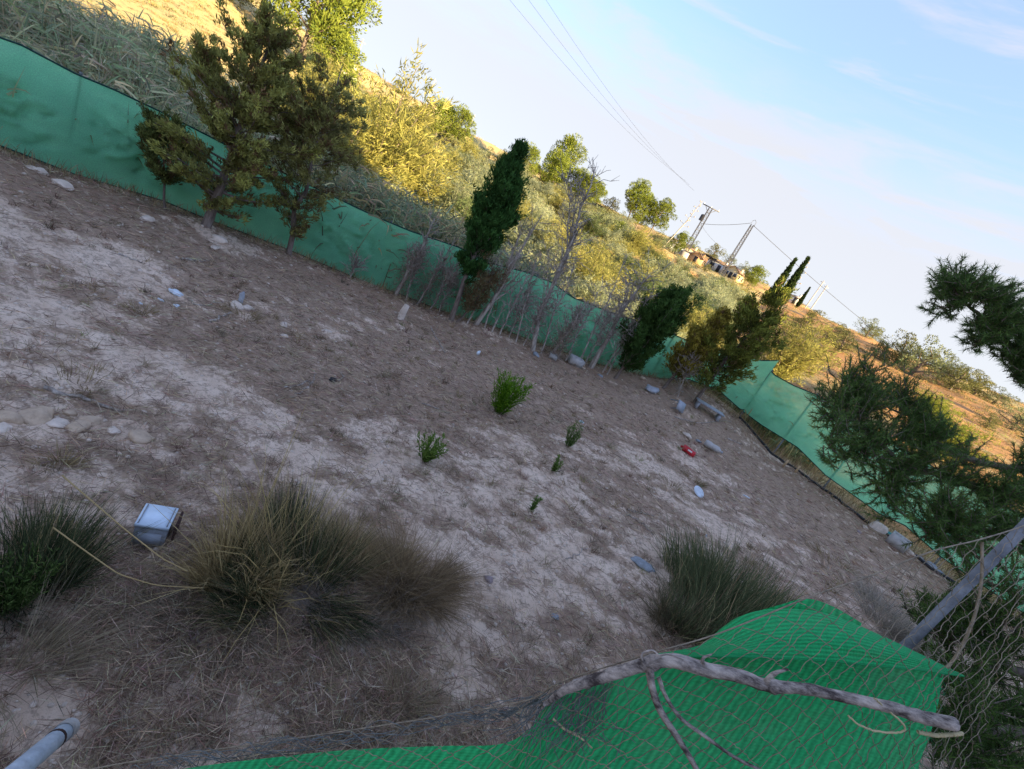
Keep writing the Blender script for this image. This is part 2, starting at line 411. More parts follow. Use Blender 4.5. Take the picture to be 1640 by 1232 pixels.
TOPS = [(1219,576),(1240,601),(1271,618),(1312,635),(1400,690),(1500,752),(1640,830),(1900,960)]
BOTS = [(1150,622),(1186,656),(1220,681),(1278,717),(1322,761),(1407,822),(1450,842),(1507,892),(1570,935),(1800,1090)]
KERB = [(1100,612),(1169,672),(1256,742),(1325,784),(1419,862),(1487,904),(1640,1005),(1900,1180)]
_a, _v = [], []
for _cv, _pl2, _add in ((BOTB, BACK, -.02), (KERB, SIDE, .0)):
    _xy, _ = resample(_pl2, .4)
    for _x, _y in (_xy if _cv is BOTB else _xy[1:]):
        _a.append(math.atan2(_x, _y)); _v.append(float(np.clip(z_on_curve(_x, _y, _cv) + _add - float(H(_x, _y)), -.7, .7)))
DZ_AZ, DZ_V = np.array(_a), np.array(_v)
DZ_V = np.convolve(np.pad(DZ_V, 2, mode='edge'), np.ones(5) / 5, 'valid')
_o = np.argsort(DZ_AZ); DZ_AZ, DZ_V = DZ_AZ[_o], DZ_V[_o]
# ------------------------------------------------------------------ ground
PALE = [(60,430,.9),(20,400,.8),(100,520,1.0),(30,590,.9),(180,590,.8),(250,640,.7),(60,640,.8),(150,640,.7),(420,720,.55),(500,735,.5),(560,740,.5),(620,690,.5),(700,770,.55),(760,800,.5),(860,830,.6),
        (960,850,.6),(1000,920,.45),(900,900,.5),(450,1130,.13),(430,1165,.12),(470,1105,.1),(280,1100,.09),(690,1000,.22),(850,990,.2),(980,970,.25),(1050,760,.5),(1090,800,.5),(1140,835,.5),(800,760,.5),(830,715,.4),(940,725,.4),
        (1230,880,.5),(240,430,.8),(150,405,.7),(345,385,.7),(450,500,.3),(530,530,.25),(70,790,.25),(60,1120,.13),(20,1140,.14),(710,1085,.14),(780,1110,.12),(970,980,.2),(1000,890,.4),(800,890,.5),(840,870,.5),(1120,880,.4),(1080,720,.4),
        (20,720,.4),(120,720,.5),(220,720,.4),(330,640,.4),(300,690,.4),(760,980,.2),(770,790,.4),(910,790,.4),(590,525,.25),(650,520,.2),(560,520,.2),(1060,760,.3)]
BROWN = [(330,545,1.0),(200,480,.8),(400,590,.9),(500,600,1.0),(600,610,1.1),(700,650,.9),(760,570,1.2),(830,600,1.2),(950,650,1.3),(1050,660,1.2),(1130,680,1.2),(1200,750,1.1),(1260,800,1.0),(500,980,.45),(300,960,.35),(640,960,.35),
         (330,470,1.0),(600,1080,.3),(350,1050,.28),(900,960,.25),(880,1010,.3),(1000,620,1.2),(120,340,1.0),(300,400,.9),(450,440,1.0),(560,470,1.0),(700,540,1.0),(60,480,.6),(1150,620,1.2),(200,960,.3),(520,1040,.3),(950,1020,.25),(860,660,.8),(930,820,.35),(200,545,.5),(100,380,.6)]
_pb = [(G(x, y), r) for x, y, r in PALE]; _bb = [(G(x, y), r) for x, y, r in BROWN]
def litter(x, y):
    x, y = np.asarray(x, float), np.asarray(y, float)
    m = np.full(x.shape, 0.66)
    for g, r in _bb: m = m + .22 * np.exp(-((x - g[0]) ** 2 + (y - g[1]) ** 2) / (r * r))
    for g, r in _pb: m = m - .36 * np.exp(-(((x - g[0]) / 1.5) ** 2 + (y - g[1]) ** 2) / (r * r))
    m = np.clip(m, .33, .85)
    n = .95 * (fbm(x * 1.3, y * 2.4, 101, 5, .75) - .5) + 1.5 * (fbm(x * 3.6, y * 6.8, 121, 6, .8) - .5)
    return ss(.22, .66, m * .85 + .07 + n)

NA_F, NA_B, NR = 860, 110, 620
azf = np.linspace(math.radians(-72), math.radians(66), NA_F)
azb = np.linspace(math.radians(66), math.radians(288), NA_B)[1:-1]
azs = np.concatenate([azf, azb]); NA = len(azs)
rs = np.concatenate([[0.02, .3, .6], np.geomspace(0.85, 260, NR), np.geomspace(300, 3000, 12)])
A2, R2 = np.meshgrid(azs, rs)
X, Y = R2 * np.sin(A2), R2 * np.cos(A2)
Z = H(X, Y)
LM = litter(X, Y)
inside = R2 < RF(A2)
clump = (1 - LM) * (R2 < 16)
Z = Z + clump * .05 * (fbm(X * 8, Y * 10, 131, 4, .65) - .3) * (R2 < RF(A2) + 1)
hillm = ss(-0.4, 1.2, R2 - RF(A2)) * ss(math.radians(100), math.radians(70), np.abs((A2 + math.pi) % (2 * math.pi) - math.pi))
hx = fbm(X * .05, Y * .05, 141, 5, .6)
An = (A2 + math.pi) % (2 * math.pi) - math.pi
hx = hx + .35 * ss(math.radians(-28), math.radians(-40), An) - .28 * ss(30, 42, R2) * ss(95, 70, R2) * ss(math.radians(6), math.radians(14), An) + .10 * ss(80, 110, R2)
red = ss(2.6, .2, RF(A2) - R2) * (hillm < .5)
colr = np.stack([LM, hx, hillm, red], -1).reshape(-1, 4)
nr = len(rs)
ii, jj = np.meshgrid(np.arange(nr - 1), np.arange(NA), indexing='ij'); j2 = (jj + 1) % NA
Fq = np.stack([ii * NA + jj, (ii + 1) * NA + jj, (ii + 1) * NA + j2, ii * NA + j2], -1).reshape(-1, 4)[:, ::-1]
gm = new_mesh("ground", np.stack([X, Y, Z], -1).reshape(-1, 3), [Fq], None, True)
at = gm.color_attributes.new("Mask", 'FLOAT_COLOR', 'POINT'); at.data.foreach_set("color", colr.astype(np.float32).ravel())
m, nt, N, Lk, out = nmat("ground_soil")
def nd(t, **kw):
    n = N.new(t)
    for k, v in kw.items(): setattr(n, k, v)
    return n
def noise(scale, detail=6, rough=.6, vec=None):
    n = nd("ShaderNodeTexNoise"); n.inputs["Scale"].default_value = scale; n.inputs["Detail"].default_value = detail; n.inputs["Roughness"].default_value = rough
    Lk.new(vec or tcg.outputs["Object"], n.inputs["Vector"]); return n.outputs[0]
def mth(op, a, b=None, c=None, clamp=False):
    n = nd("ShaderNodeMath", operation=op, use_clamp=clamp)
    for i, v in enumerate((a, b, c)):
        if v is None: continue
        if isinstance(v, (int, float)): n.inputs[i].default_value = v
        else: Lk.new(v, n.inputs[i])
    return n.outputs[0]
def ramp(v, stops):
    n = nd("ShaderNodeValToRGB"); e = n.color_ramp.elements
    while len(e) < len(stops): e.new(.5)
    for k, (p, c) in zip(e, stops): k.position = p; k.color = (*c, 1)
    Lk.new(v, n.inputs[0]); return n.outputs[0]
def mixc(f, a, b, mode='MIX'):
    n = nd("ShaderNodeMixRGB", blend_type=mode)
    if isinstance(f, (int, float)): n.inputs[0].default_value = f
    else: Lk.new(f, n.inputs[0])
    for i, v in ((1, a), (2, b)):
        if isinstance(v, tuple): n.inputs[i].default_value = (*v, 1)
        else: Lk.new(v, n.inputs[i])
    return n.outputs[0]
def smooth(v, lo, hi, a=0.0, b=1.0):
    n = nd("ShaderNodeMapRange", interpolation_type='SMOOTHSTEP'); Lk.new(v, n.inputs[0])
    for i, x in enumerate((lo, hi, a, b)): n.inputs[i + 1].default_value = x
    return n.outputs[0]
tcg = nd("ShaderNodeTexCoord")
msk = nd("ShaderNodeAttribute", attribute_name="Mask"); sp = nd("ShaderNodeSeparateColor"); Lk.new(msk.outputs["Color"], sp.inputs[0])
mL, mH, mHill, mRed = sp.outputs[0], sp.outputs[1], sp.outputs[2], msk.outputs["Alpha"]
n_c, n_m, n_f, n_g = noise(3.0), noise(14.0, 7, .7), noise(60.0, 6, .7), noise(170.0, 4, .7)
lit = mth('ADD', mth('ADD', mL, mth('MULTIPLY', mth('SUBTRACT', n_m, .5), 1.6)), mth('MULTIPLY', mth('SUBTRACT', n_f, .5), 1.3))
lit = smooth(lit, .12, .95)
clay = mixc(smooth(n_c, .35, .7), (.64, .47, .345), (.80, .62, .475))
clay = mixc(smooth(n_f, .52, .75), clay, (.50, .375, .29))
clay = mixc(mth('MULTIPLY', smooth(mth('ADD', n_m, mth('MULTIPLY', n_f, .5)), .72, .86), .75), clay, (.34, .245, .18))
clay = mixc(smooth(n_g, .30, .42, 1, 0), clay, (.38, .29, .235))
brown = mixc(smooth(n_m, .35, .65), (.26, .178, .125), (.46, .325, .23))
brown = mixc(smooth(n_g, .5, .72), brown, (.50, .37, .25))
brown = mixc(smooth(n_f, .56, .72), brown, (.13, .09, .068))
brown = mixc(mth('MULTIPLY', mRed, smooth(n_m, .4, .6)), brown, (.235, .135, .085))
plotc = mixc(lit, clay, brown)
h1, h2 = noise(.35, 8, .65), noise(2.4, 8, .7)
hillc = mixc(smooth(mth('ADD', mH, mth('MULTIPLY', mth('SUBTRACT', h1, .5), .8)), .40, .62), (.46, .235, .095), (.46, .36, .165))
hillc = mixc(smooth(h2, .5, .68), hillc, (.26, .20, .105))
hillc = mixc(smooth(h1, .60, .72), hillc, (.27, .21, .15))
Lg = mixc(mHill, plotc, hillc)
pb = nd("ShaderNodeBsdfPrincipled"); pb.inputs["Roughness"].default_value = .95; pb.inputs["Specular IOR Level"].default_value = .1
Lk.new(Lg, pb.inputs["Base Color"])
bp = nd("ShaderNodeBump"); bp.inputs["Strength"].default_value = .8; bp.inputs["Distance"].default_value = .03
Lk.new(mth('ADD', mth('MULTIPLY', n_m, .5), mth('ADD', mth('MULTIPLY', n_f, .5), mth('MULTIPLY', n_g, .3))), bp.inputs["Height"]); Lk.new(bp.outputs[0], pb.inputs["Normal"])
Lk.new(pb.outputs[0], out.inputs[0])
ground = link("ground", gm, m); tag(ground, kind="structure")
ground["label"] = "pale clay plot with dry brown litter, running on into the dry hillside"

# ------------------------------------------------------------------ far net fence (back run and side run)
def net_run(name, label, plan, top, bot, post_s, seed, billow=.09):
    xy, s = resample(plan, .06)
    zt = np.array([z_on_curve(x, y, top) for x, y in xy]); zb = np.array([z_on_curve(x, y, bot) for x, y in xy])
    zb = np.minimum(zb, zt - .5)
    nrm = np.stack([-np.gradient(xy[:, 1]), np.gradient(xy[:, 0])], 1); nrm /= np.linalg.norm(nrm, axis=1, keepdims=True)
    NV = 26
    v = np.linspace(0, 1, NV)
    ps = np.array(post_s)
    dist = np.min(np.abs(s[:, None] - ps[None]), axis=1)
    free = ss(0, .9, dist)                                  # net is held at the posts and bellies between them
    S_, V_ = np.meshgrid(s, v, indexing='ij')
    off = billow * free[:, None] * np.sin(V_ * math.pi) * (fbm(S_ * .8, V_ * 2.2, seed, 3) - .35) * 2.2
    off = off + .10 * free[:, None] * (fbm(S_ * 2.2 + V_ * 2.5, V_ * 4 - S_ * .7, seed + 5, 3) - .5) * np.sin(V_ * math.pi) ** .6
    cr1 = np.abs(fbm(S_ * .9 + V_ * 1.6, V_ * 3.2 - S_ * .5, seed + 9, 3) - .5); cr2 = np.abs(fbm(S_ * 1.1 - V_ * 1.8, V_ * 3.0 + S_ * .6, seed + 13, 3) - .5)
    off = off + .085 * (np.exp(-(cr1 / .03) ** 2) - .8 * np.exp(-(cr2 / .025) ** 2)) * ss(0, .35, dist)[:, None] * np.sin(V_ * math.pi) ** .5
    P = np.zeros((len(s), NV, 3))
    P[:, :, :2] = xy[:, None] + nrm[:, None] * off[:, :, None]
    P[:, :, 2] = zb[:, None] * (1 - V_) + zt[:, None] * V_
    n = len(s); i, j = np.meshgrid(np.arange(n - 1), np.arange(NV - 1), indexing='ij')
    Fq = np.stack([i * NV + j, (i + 1) * NV + j, (i + 1) * NV + j + 1, i * NV + j + 1], -1).reshape(-1, 4)
    o0 = np.array([xy[0, 0], xy[0, 1], 0])
    mid = len(s) // 2; o0 = np.array([xy[mid, 0], xy[mid, 1], ZG(*xy[mid])])
    root = thing(name, o0, label, "fence", "green net fences around the plot")
    me = new_mesh("shade_net", P.reshape(-1, 3) - o0, [Fq], None, True, np.stack([S_, V_ * 1.5], -1).reshape(-1, 2))
    link("shade_net", me, MATS["far_shade_net"], root)
    ht, hb = MB(), MB()
    ht.tube(P[:, -1] - o0 + np.array([0, 0, .008]), .014, 5); hb.tube(P[:, 0] - o0, .012, 5)
    ht.build("top_hem", MATS["net_hem"], root, True); hb.build("bottom_hem", MATS["net_hem"], root, True)
    for q in post_s:
        x, y = np.interp(q, s, xy[:, 0]), np.interp(q, s, xy[:, 1])
        nx, ny = np.interp(q, s, nrm[:, 0]), np.interp(q, s, nrm[:, 1])
        side = .026
        x, y = x + nx * side, y + ny * side
        z0, z1 = ZG(x, y) - .15, np.interp(q, s, zt) + .04
        b = MB(); b.tube(np.array([(x, y, z0), (x, y, .5 * (z0 + z1)), (x, y, z1)]) - o0, .022, 10); b.tube(np.array([(x, y, z1 - .005), (x, y, z1 + .02)]) - o0, [.025, .019], 10)
        b.build("post", MATS["old_wire"], root, True)
    return root, xy, s, zt, zb
def arc_of(plan, pxs):
    xy, s = resample(plan, .05); u = np.array([proj((x, y, ZG(x, y) + .7))[0] for x, y in xy])
    return [float(s[np.argmin(np.abs(u - p))]) for p in pxs]
net_run("net_fence", "long green shade net fence behind the row of cypresses and dead trees", BACK, TOPB, BOTB, arc_of(BACK, [-150, 118, 375, 607, 833, 1062]), 201)
net_run("net_fence", "green shade net fence on the right, running back from the corner post behind the pine", SIDE, TOPS, BOTS, arc_of(SIDE, [1196, 1262, 1345, 1430, 1530, 1680]), 231)
# ------------------------------------------------------------------ plant builders
def unit(v): return v / (np.linalg.norm(v, axis=-1, keepdims=True) + 1e-9)
def vary(rng, c, n, v=.25, h=.08):
    """n colours round c: brightness and hue drift"""
    k = np.clip(rng.normal(1, v, (n, 1)), .45, 1.7)
    return np.clip(np.array(c)[None] * k * (1 + rng.normal(0, h, (n, 3))), .004, .9)
def wob(rng, a, b, n=6, amp=.04):
    a, b = np.asarray(a, float), np.asarray(b, float)
    u = np.linspace(0, 1, n)[:, None]
    p = a * (1 - u) + b * u
    L = np.linalg.norm(b - a)
    q = np.cumsum(rng.normal(0, amp * L / math.sqrt(n), (n, 3)), 0); q -= u * q[-1]; q[0] = 0
    return p + q
def limb_set(rng, axis, n, u0, u1, prof, elev, wood, r0, sub=5, lop=None):
    """limbs off an axis polyline; returns [(points, length)] for foliage"""
    out_ = []
    us = np.sort(u0 + (u1 - u0) * rng.random(n))
    seg = np.linspace(0, 1, len(axis))
    for k, u in enumerate(us):
        p = np.array([np.interp(u, seg, axis[:, c]) for c in range(3)])
        az = k * 2.39996 + rng.normal(0, .4)
        R = prof(u) * rng.uniform(.65, 1.2)
        if lop is not None: R *= 1 + lop[0] * math.cos(az - lop[1])
        if R < .03: continue
        e = elev(u) + rng.normal(0, .15)
        d = np.array([math.cos(az) * math.cos(e), math.sin(az) * math.cos(e), math.sin(e)])
        end = p + d * R / max(.35, math.cos(e))
        pts = wob(rng, p, end, sub, .06); pts[:, 2] += np.linspace(0, 1, sub) ** 2 * .12 * R
        rr = max(.004, r0 * (1 - u) * .42)
        if wood is not None: wood.tube(pts, np.linspace(rr, rr * .25, sub), 4, cap=False)
        out_.append((pts, R))
    return out_
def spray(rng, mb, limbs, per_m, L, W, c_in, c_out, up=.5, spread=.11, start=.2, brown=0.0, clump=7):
    for pts, R in limbs:
        n_c = max(2, int(per_m * R))
        u = start + (1 - start) * rng.random(n_c) ** .75
        seg = np.linspace(0, 1, len(pts))
        cen = np.stack([np.interp(u, seg, pts[:, k]) for k in range(3)], 1) + rng.normal(0, spread, (n_c, 3)) * (.4 + .6 * min(1, R))
        d0 = unit(pts[-1] - pts[0])
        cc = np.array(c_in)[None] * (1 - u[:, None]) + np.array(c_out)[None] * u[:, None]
        cc = cc * np.clip(rng.normal(1, .28, (n_c, 1)), .4, 1.7)
        if brown: 
            bm = rng.random(n_c) < brown; cc[bm] = np.array([.16, .10, .05]) * rng.uniform(.6, 1.3, (bm.sum(), 1))
        cdir = unit(d0[None] * .8 + np.array([0, 0, up])[None] + rng.normal(0, .45, (n_c, 3)))
        m = clump
        P = np.repeat(cen, m, 0) + rng.normal(0, L * .28, (n_c * m, 3))
        D = np.repeat(cdir, m, 0) + rng.normal(0, .42, (n_c * m, 3))
        C = np.repeat(cc, m, 0) * np.clip(rng.normal(1, .16, (n_c * m, 1)), .5, 1.5)
        mb.leaves(P, D, L * rng.uniform(.6, 1.25, n_c * m), W * rng.uniform(.6, 1.2, n_c * m), rng, C)
def conifer(name, base, top, R, seed, label, cat="tree", group=None, prof=None, u0=.18, n=90, per_m=95, L=.12, W=.032, c_in=(.03, .045, .014), c_out=(.055, .095, .022),
            trunk=.06, elev=None, leaders=(), up=.7, brown=0.0, lop=None, spread=.1, clump=7, bare_top=0.0, mat="conifer_foliage", flare=1.5):
    rng = np.random.default_rng(seed)
    base, top = np.asarray(base, float), np.asarray(top, float)
    root = thing(name, base, label, cat, group)
    hgt = np.linalg.norm(top - base)
    axis = wob(rng, np.zeros(3), top - base, 9, .035)
    wood, fol = MB(), MB()
    wood.tube(np.concatenate([[[0, 0, -.12]], axis]), np.concatenate([[trunk * flare], np.linspace(trunk * 1.15, trunk * .12, 9)]), 8)
    prof = prof or (lambda u: R * (math.sin(min(1, (u - u0) / .3 + .25) * math.pi / 2)) * (1 - max(0, u - .45) / .58) ** .8)
    elev = elev or (lambda u: .35 + .6 * u)
    limbs = limb_set(rng, axis, n, u0, 1 - bare_top, prof, elev, wood, trunk, lop=lop)
    for (pu, off, h2, r2) in leaders:
        p = np.array([np.interp(pu, np.linspace(0, 1, 9), axis[:, k]) for k in range(3)])
        ax2 = wob(rng, p, p + np.array(off) * 1.0 + np.array([0, 0, h2]), 7, .05)
        wood.tube(ax2, np.linspace(trunk * .55, trunk * .1, 7), 6)
        limbs += limb_set(rng, ax2, int(n * .45), .12, 1, lambda u: r2 * (1 - u * .75), elev, wood, trunk * .6)
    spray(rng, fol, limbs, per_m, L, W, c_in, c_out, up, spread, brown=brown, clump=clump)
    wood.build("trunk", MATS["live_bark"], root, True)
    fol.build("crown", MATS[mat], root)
    return root
def dead_tree(base, top, seed, label, forks=3, twigs=60, trunk=.04, twig_len=.45, group="dead trees along the net", bushy=.0, elev=.9, extra=()):
    rng = np.random.default_rng(seed)
    base, top = np.asarray(base, float), np.asarray(top, float)
    root = thing("dead_tree", base, label, "tree", group)
    wood, tw = MB(), MB()
    axis = wob(rng, np.zeros(3), top - base, 10, .03); h = np.linalg.norm(top - base); ad = unit(top - base)
    wood.tube(np.concatenate([[[0, 0, -.1]], axis]), np.concatenate([[trunk * 1.7], 1.35 * trunk * np.linspace(1.15, .16, 10)]), 7)
    axes = [(axis, trunk)]
    for k in range(forks):
        u = rng.uniform(.22, .6); p = np.array([np.interp(u, np.linspace(0, 1, 10), axis[:, c]) for c in range(3)])
        az = rng.uniform(0, 6.28); L = h * rng.uniform(.3, .55) * (1 - u * .4)
        d = unit(ad + .42 * np.array([math.cos(az), math.sin(az), 0]) * rng.uniform(.5, 1.2))
        a2 = wob(rng, p, p + d * L, 8, .05); wood.tube(a2, trunk * np.linspace(.55, .08, 8), 5); axes.append((a2, trunk * .5))
    for off, L, u in extra:
        p = np.array([np.interp(u, np.linspace(0, 1, 10), axis[:, c]) for c in range(3)])
        a2 = wob(rng, p, p + unit(np.array(off)) * L, 8, .05); wood.tube(a2, trunk * np.linspace(.6, .08, 8), 5); axes.append((a2, trunk * .5))
    for k in range(twigs):
        a, tr = axes[rng.integers(len(axes))] if rng.random() < .6 else axes[0]
        u = rng.uniform(.12, .98); p = np.array([np.interp(u, np.linspace(0, 1, len(a)), a[:, c]) for c in range(3)])
        az = rng.uniform(0, 6.28); e = rng.normal(elev, .4)
        d = np.array([math.cos(az) * math.cos(e), math.sin(az) * math.cos(e), math.sin(e)])
        L = twig_len * rng.uniform(.3, 1.2)
        q = wob(rng, p, p + d * L, 5, .1); q[:, 2] -= np.linspace(0, 1, 5) ** 2 * L * rng.uniform(-.2, .35)
        tw.tube(q, np.linspace(.010, .004, 5), 3, cap=False)
        for j in range(3):
            v = rng.uniform(.3, 1); s0 = q[int(v * 4)]; tw.tube([s0, s0 + unit(d + rng.normal(0, .7, 3)) * L * .35], [.006, .003], 3, cap=False)
    if bushy:
        fol = MB(); nf = int(900 * bushy)
        ax = axes[0][0]; u = rng.uniform(.05, .6, nf); P = np.stack([np.interp(u, np.linspace(0, 1, 10), ax[:, c]) for c in range(3)], 1) + rng.normal(0, .13, (nf, 3))
        fol.needles(P, rng.normal(0, 1, (nf, 3)) + np.array([0, 0, -.4]), rng.uniform(.05, .14, nf), .012, rng, vary(rng, (.27, .21, .155), nf))
        fol.build("dry_foliage", MATS["dry_straw"], root)
    wood.build("trunk", MATS["dead_bark"], root, True); tag(tw.build("twigs", MATS["dead_bark"], root), kind="stuff")
    return root
def bt(bx, by, tx, ty, gap=.3):
    """base on the ground and tip in the same upright plane"""
    b = GF(bx, by, gap); return b, PY(tx, ty, b[1])

# ------------------------------------------------------------------ the row of trees before the back net
b, t = bt(330, 362, 432, 20, .45)
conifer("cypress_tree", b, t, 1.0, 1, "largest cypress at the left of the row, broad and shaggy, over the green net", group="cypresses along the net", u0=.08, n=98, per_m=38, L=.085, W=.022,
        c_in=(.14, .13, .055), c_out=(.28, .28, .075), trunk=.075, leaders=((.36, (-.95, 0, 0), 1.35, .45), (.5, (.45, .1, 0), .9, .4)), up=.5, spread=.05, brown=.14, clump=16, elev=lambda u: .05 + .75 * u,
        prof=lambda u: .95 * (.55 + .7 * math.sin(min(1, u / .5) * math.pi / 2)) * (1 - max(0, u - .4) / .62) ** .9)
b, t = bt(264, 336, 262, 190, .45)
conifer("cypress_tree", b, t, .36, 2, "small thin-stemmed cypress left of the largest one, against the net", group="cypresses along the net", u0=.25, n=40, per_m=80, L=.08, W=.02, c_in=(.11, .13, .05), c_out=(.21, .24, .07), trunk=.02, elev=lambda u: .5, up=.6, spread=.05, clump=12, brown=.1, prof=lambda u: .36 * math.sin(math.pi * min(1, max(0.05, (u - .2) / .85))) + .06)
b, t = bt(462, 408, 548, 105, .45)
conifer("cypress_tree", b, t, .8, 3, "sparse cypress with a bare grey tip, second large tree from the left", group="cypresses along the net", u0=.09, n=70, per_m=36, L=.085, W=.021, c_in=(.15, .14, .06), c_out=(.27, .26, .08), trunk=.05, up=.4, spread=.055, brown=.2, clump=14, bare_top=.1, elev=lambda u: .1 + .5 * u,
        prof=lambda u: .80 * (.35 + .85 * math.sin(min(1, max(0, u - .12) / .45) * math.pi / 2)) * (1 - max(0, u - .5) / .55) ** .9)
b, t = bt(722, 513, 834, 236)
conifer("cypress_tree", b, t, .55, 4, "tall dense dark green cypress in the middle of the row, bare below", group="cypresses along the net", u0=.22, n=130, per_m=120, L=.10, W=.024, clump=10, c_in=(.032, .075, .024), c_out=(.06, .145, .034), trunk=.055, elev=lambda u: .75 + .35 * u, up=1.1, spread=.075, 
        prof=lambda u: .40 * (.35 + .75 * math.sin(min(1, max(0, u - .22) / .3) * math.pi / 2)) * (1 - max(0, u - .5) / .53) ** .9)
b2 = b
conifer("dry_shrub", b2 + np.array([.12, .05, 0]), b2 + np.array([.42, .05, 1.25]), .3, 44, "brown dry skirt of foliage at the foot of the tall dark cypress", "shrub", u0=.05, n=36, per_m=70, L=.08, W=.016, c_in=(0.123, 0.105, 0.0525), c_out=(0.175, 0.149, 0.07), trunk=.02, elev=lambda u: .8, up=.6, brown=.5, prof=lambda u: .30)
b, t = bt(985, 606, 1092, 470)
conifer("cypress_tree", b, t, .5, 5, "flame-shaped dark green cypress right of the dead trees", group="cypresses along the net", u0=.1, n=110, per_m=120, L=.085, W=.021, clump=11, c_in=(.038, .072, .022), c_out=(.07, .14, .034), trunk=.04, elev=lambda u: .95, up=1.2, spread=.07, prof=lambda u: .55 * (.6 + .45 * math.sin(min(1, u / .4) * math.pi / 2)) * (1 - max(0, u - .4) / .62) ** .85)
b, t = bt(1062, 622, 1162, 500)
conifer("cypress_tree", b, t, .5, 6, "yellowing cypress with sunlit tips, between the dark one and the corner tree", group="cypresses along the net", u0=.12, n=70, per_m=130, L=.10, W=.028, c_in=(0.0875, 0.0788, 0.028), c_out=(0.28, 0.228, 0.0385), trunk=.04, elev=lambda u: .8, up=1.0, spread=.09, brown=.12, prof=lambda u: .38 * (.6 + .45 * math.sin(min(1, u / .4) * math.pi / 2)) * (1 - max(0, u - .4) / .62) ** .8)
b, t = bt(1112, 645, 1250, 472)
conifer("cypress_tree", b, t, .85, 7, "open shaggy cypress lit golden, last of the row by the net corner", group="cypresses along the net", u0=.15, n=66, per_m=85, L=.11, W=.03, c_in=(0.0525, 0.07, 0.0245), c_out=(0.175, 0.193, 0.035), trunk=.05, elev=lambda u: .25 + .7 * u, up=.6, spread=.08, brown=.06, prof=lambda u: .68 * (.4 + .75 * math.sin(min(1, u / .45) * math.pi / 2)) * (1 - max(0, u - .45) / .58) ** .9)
b, t = bt(634, 471, 694, 352); dead_tree(b, t, 11, "small bushy dead tree, leftmost of the dead ones along the net", 4, 120, .035, .4, bushy=1.2)
b, t = bt(668, 488, 722, 395); dead_tree(b, t, 12, "thin dead sapling with limp brown foliage beside the tall dark cypress", 3, 60, .022, .35, bushy=1.0)
b, t = bt(762, 520, 868, 345); dead_tree(b, t, 13, "dead tree forking into pale upright poles right of the tall dark cypress", 5, 60, .04, .5, elev=1.1)
b, t = bt(788, 531, 808, 488); dead_tree(b, t, 14, "short broken dead stub between two taller dead trees", 1, 14, .018, .2)
b, t = bt(853, 561, 953, 268); dead_tree(b, t, 15, "tallest dead tree, a bare pale spire rising over the far hillside", 5, 200, .04, .6, elev=.7)
b, t = bt(880, 572, 934, 492); dead_tree(b, t, 16, "leaning dead tree with dark withered clumps against the net", 3, 70, .028, .4, bushy=1.3)
b, t = bt(946, 588, 1042, 440); dead_tree(b, t, 17, "dead tree with many grey drooping twigs left of the flame-shaped cypress", 5, 170, .05, .6, elev=.45)

for k, (bx_, by_, tx_, ty_, lb) in enumerate([(690, 492, 728, 420, "thin dry sapling at the left foot of the tall dark cypress"), (748, 518, 806, 395, "thin bare sapling leaning beside the tall dark cypress"), (776, 526, 838, 365, "slim bare pole crossing the forked dead tree"), (800, 536, 845, 440, "thin bare sapling between the forked and the tallest dead tree"), (826, 548, 858, 420, "dark wiry stem left of the tallest dead tree"),
        (866, 566, 925, 400, "slim bare stem close right of the tallest dead tree"), (905, 578, 968, 450, "thin bare sapling over the concrete block"), (925, 584, 1000, 420, "slender dead stem left of the drooping dead tree"), (965, 596, 1052, 455, "slender dead stem right of the drooping dead tree"), (650, 480, 676, 400, "wispy dry sapling between two small dead trees"), (563, 438, 572, 415, "tiny dry stem alone before the net left of the dead trees")]):
    b, t = bt(bx_, by_, tx_, ty_); dead_tree(b, t, 170 + k, lb, 3, 42, .015, .38, elev=.9)

for k, (bx_, by_, tx_, ty_, lb) in enumerate([(703, 500, 735, 430, "low twiggy dry shrub against the tall dark cypress"), (838, 553, 880, 470, "low twiggy dry shrub left of the tallest dead tree"), (893, 576, 945, 480, "pale twiggy shrub over the half buried concrete piece"), (935, 586, 985, 490, "pale twiggy shrub right of the hollow block"), (972, 600, 1020, 505, "pale twiggy shrub left of the flame-shaped cypress"), (815, 541, 850, 468, "small twiggy dry shrub by the broken stub"), (1085, 636, 1110, 575, "small dry stem between the last two cypresses")]):
    b, t = bt(bx_, by_, tx_, ty_); dead_tree(b, t, 190 + k, lb, 5, 110, .012, .36, elev=.65)

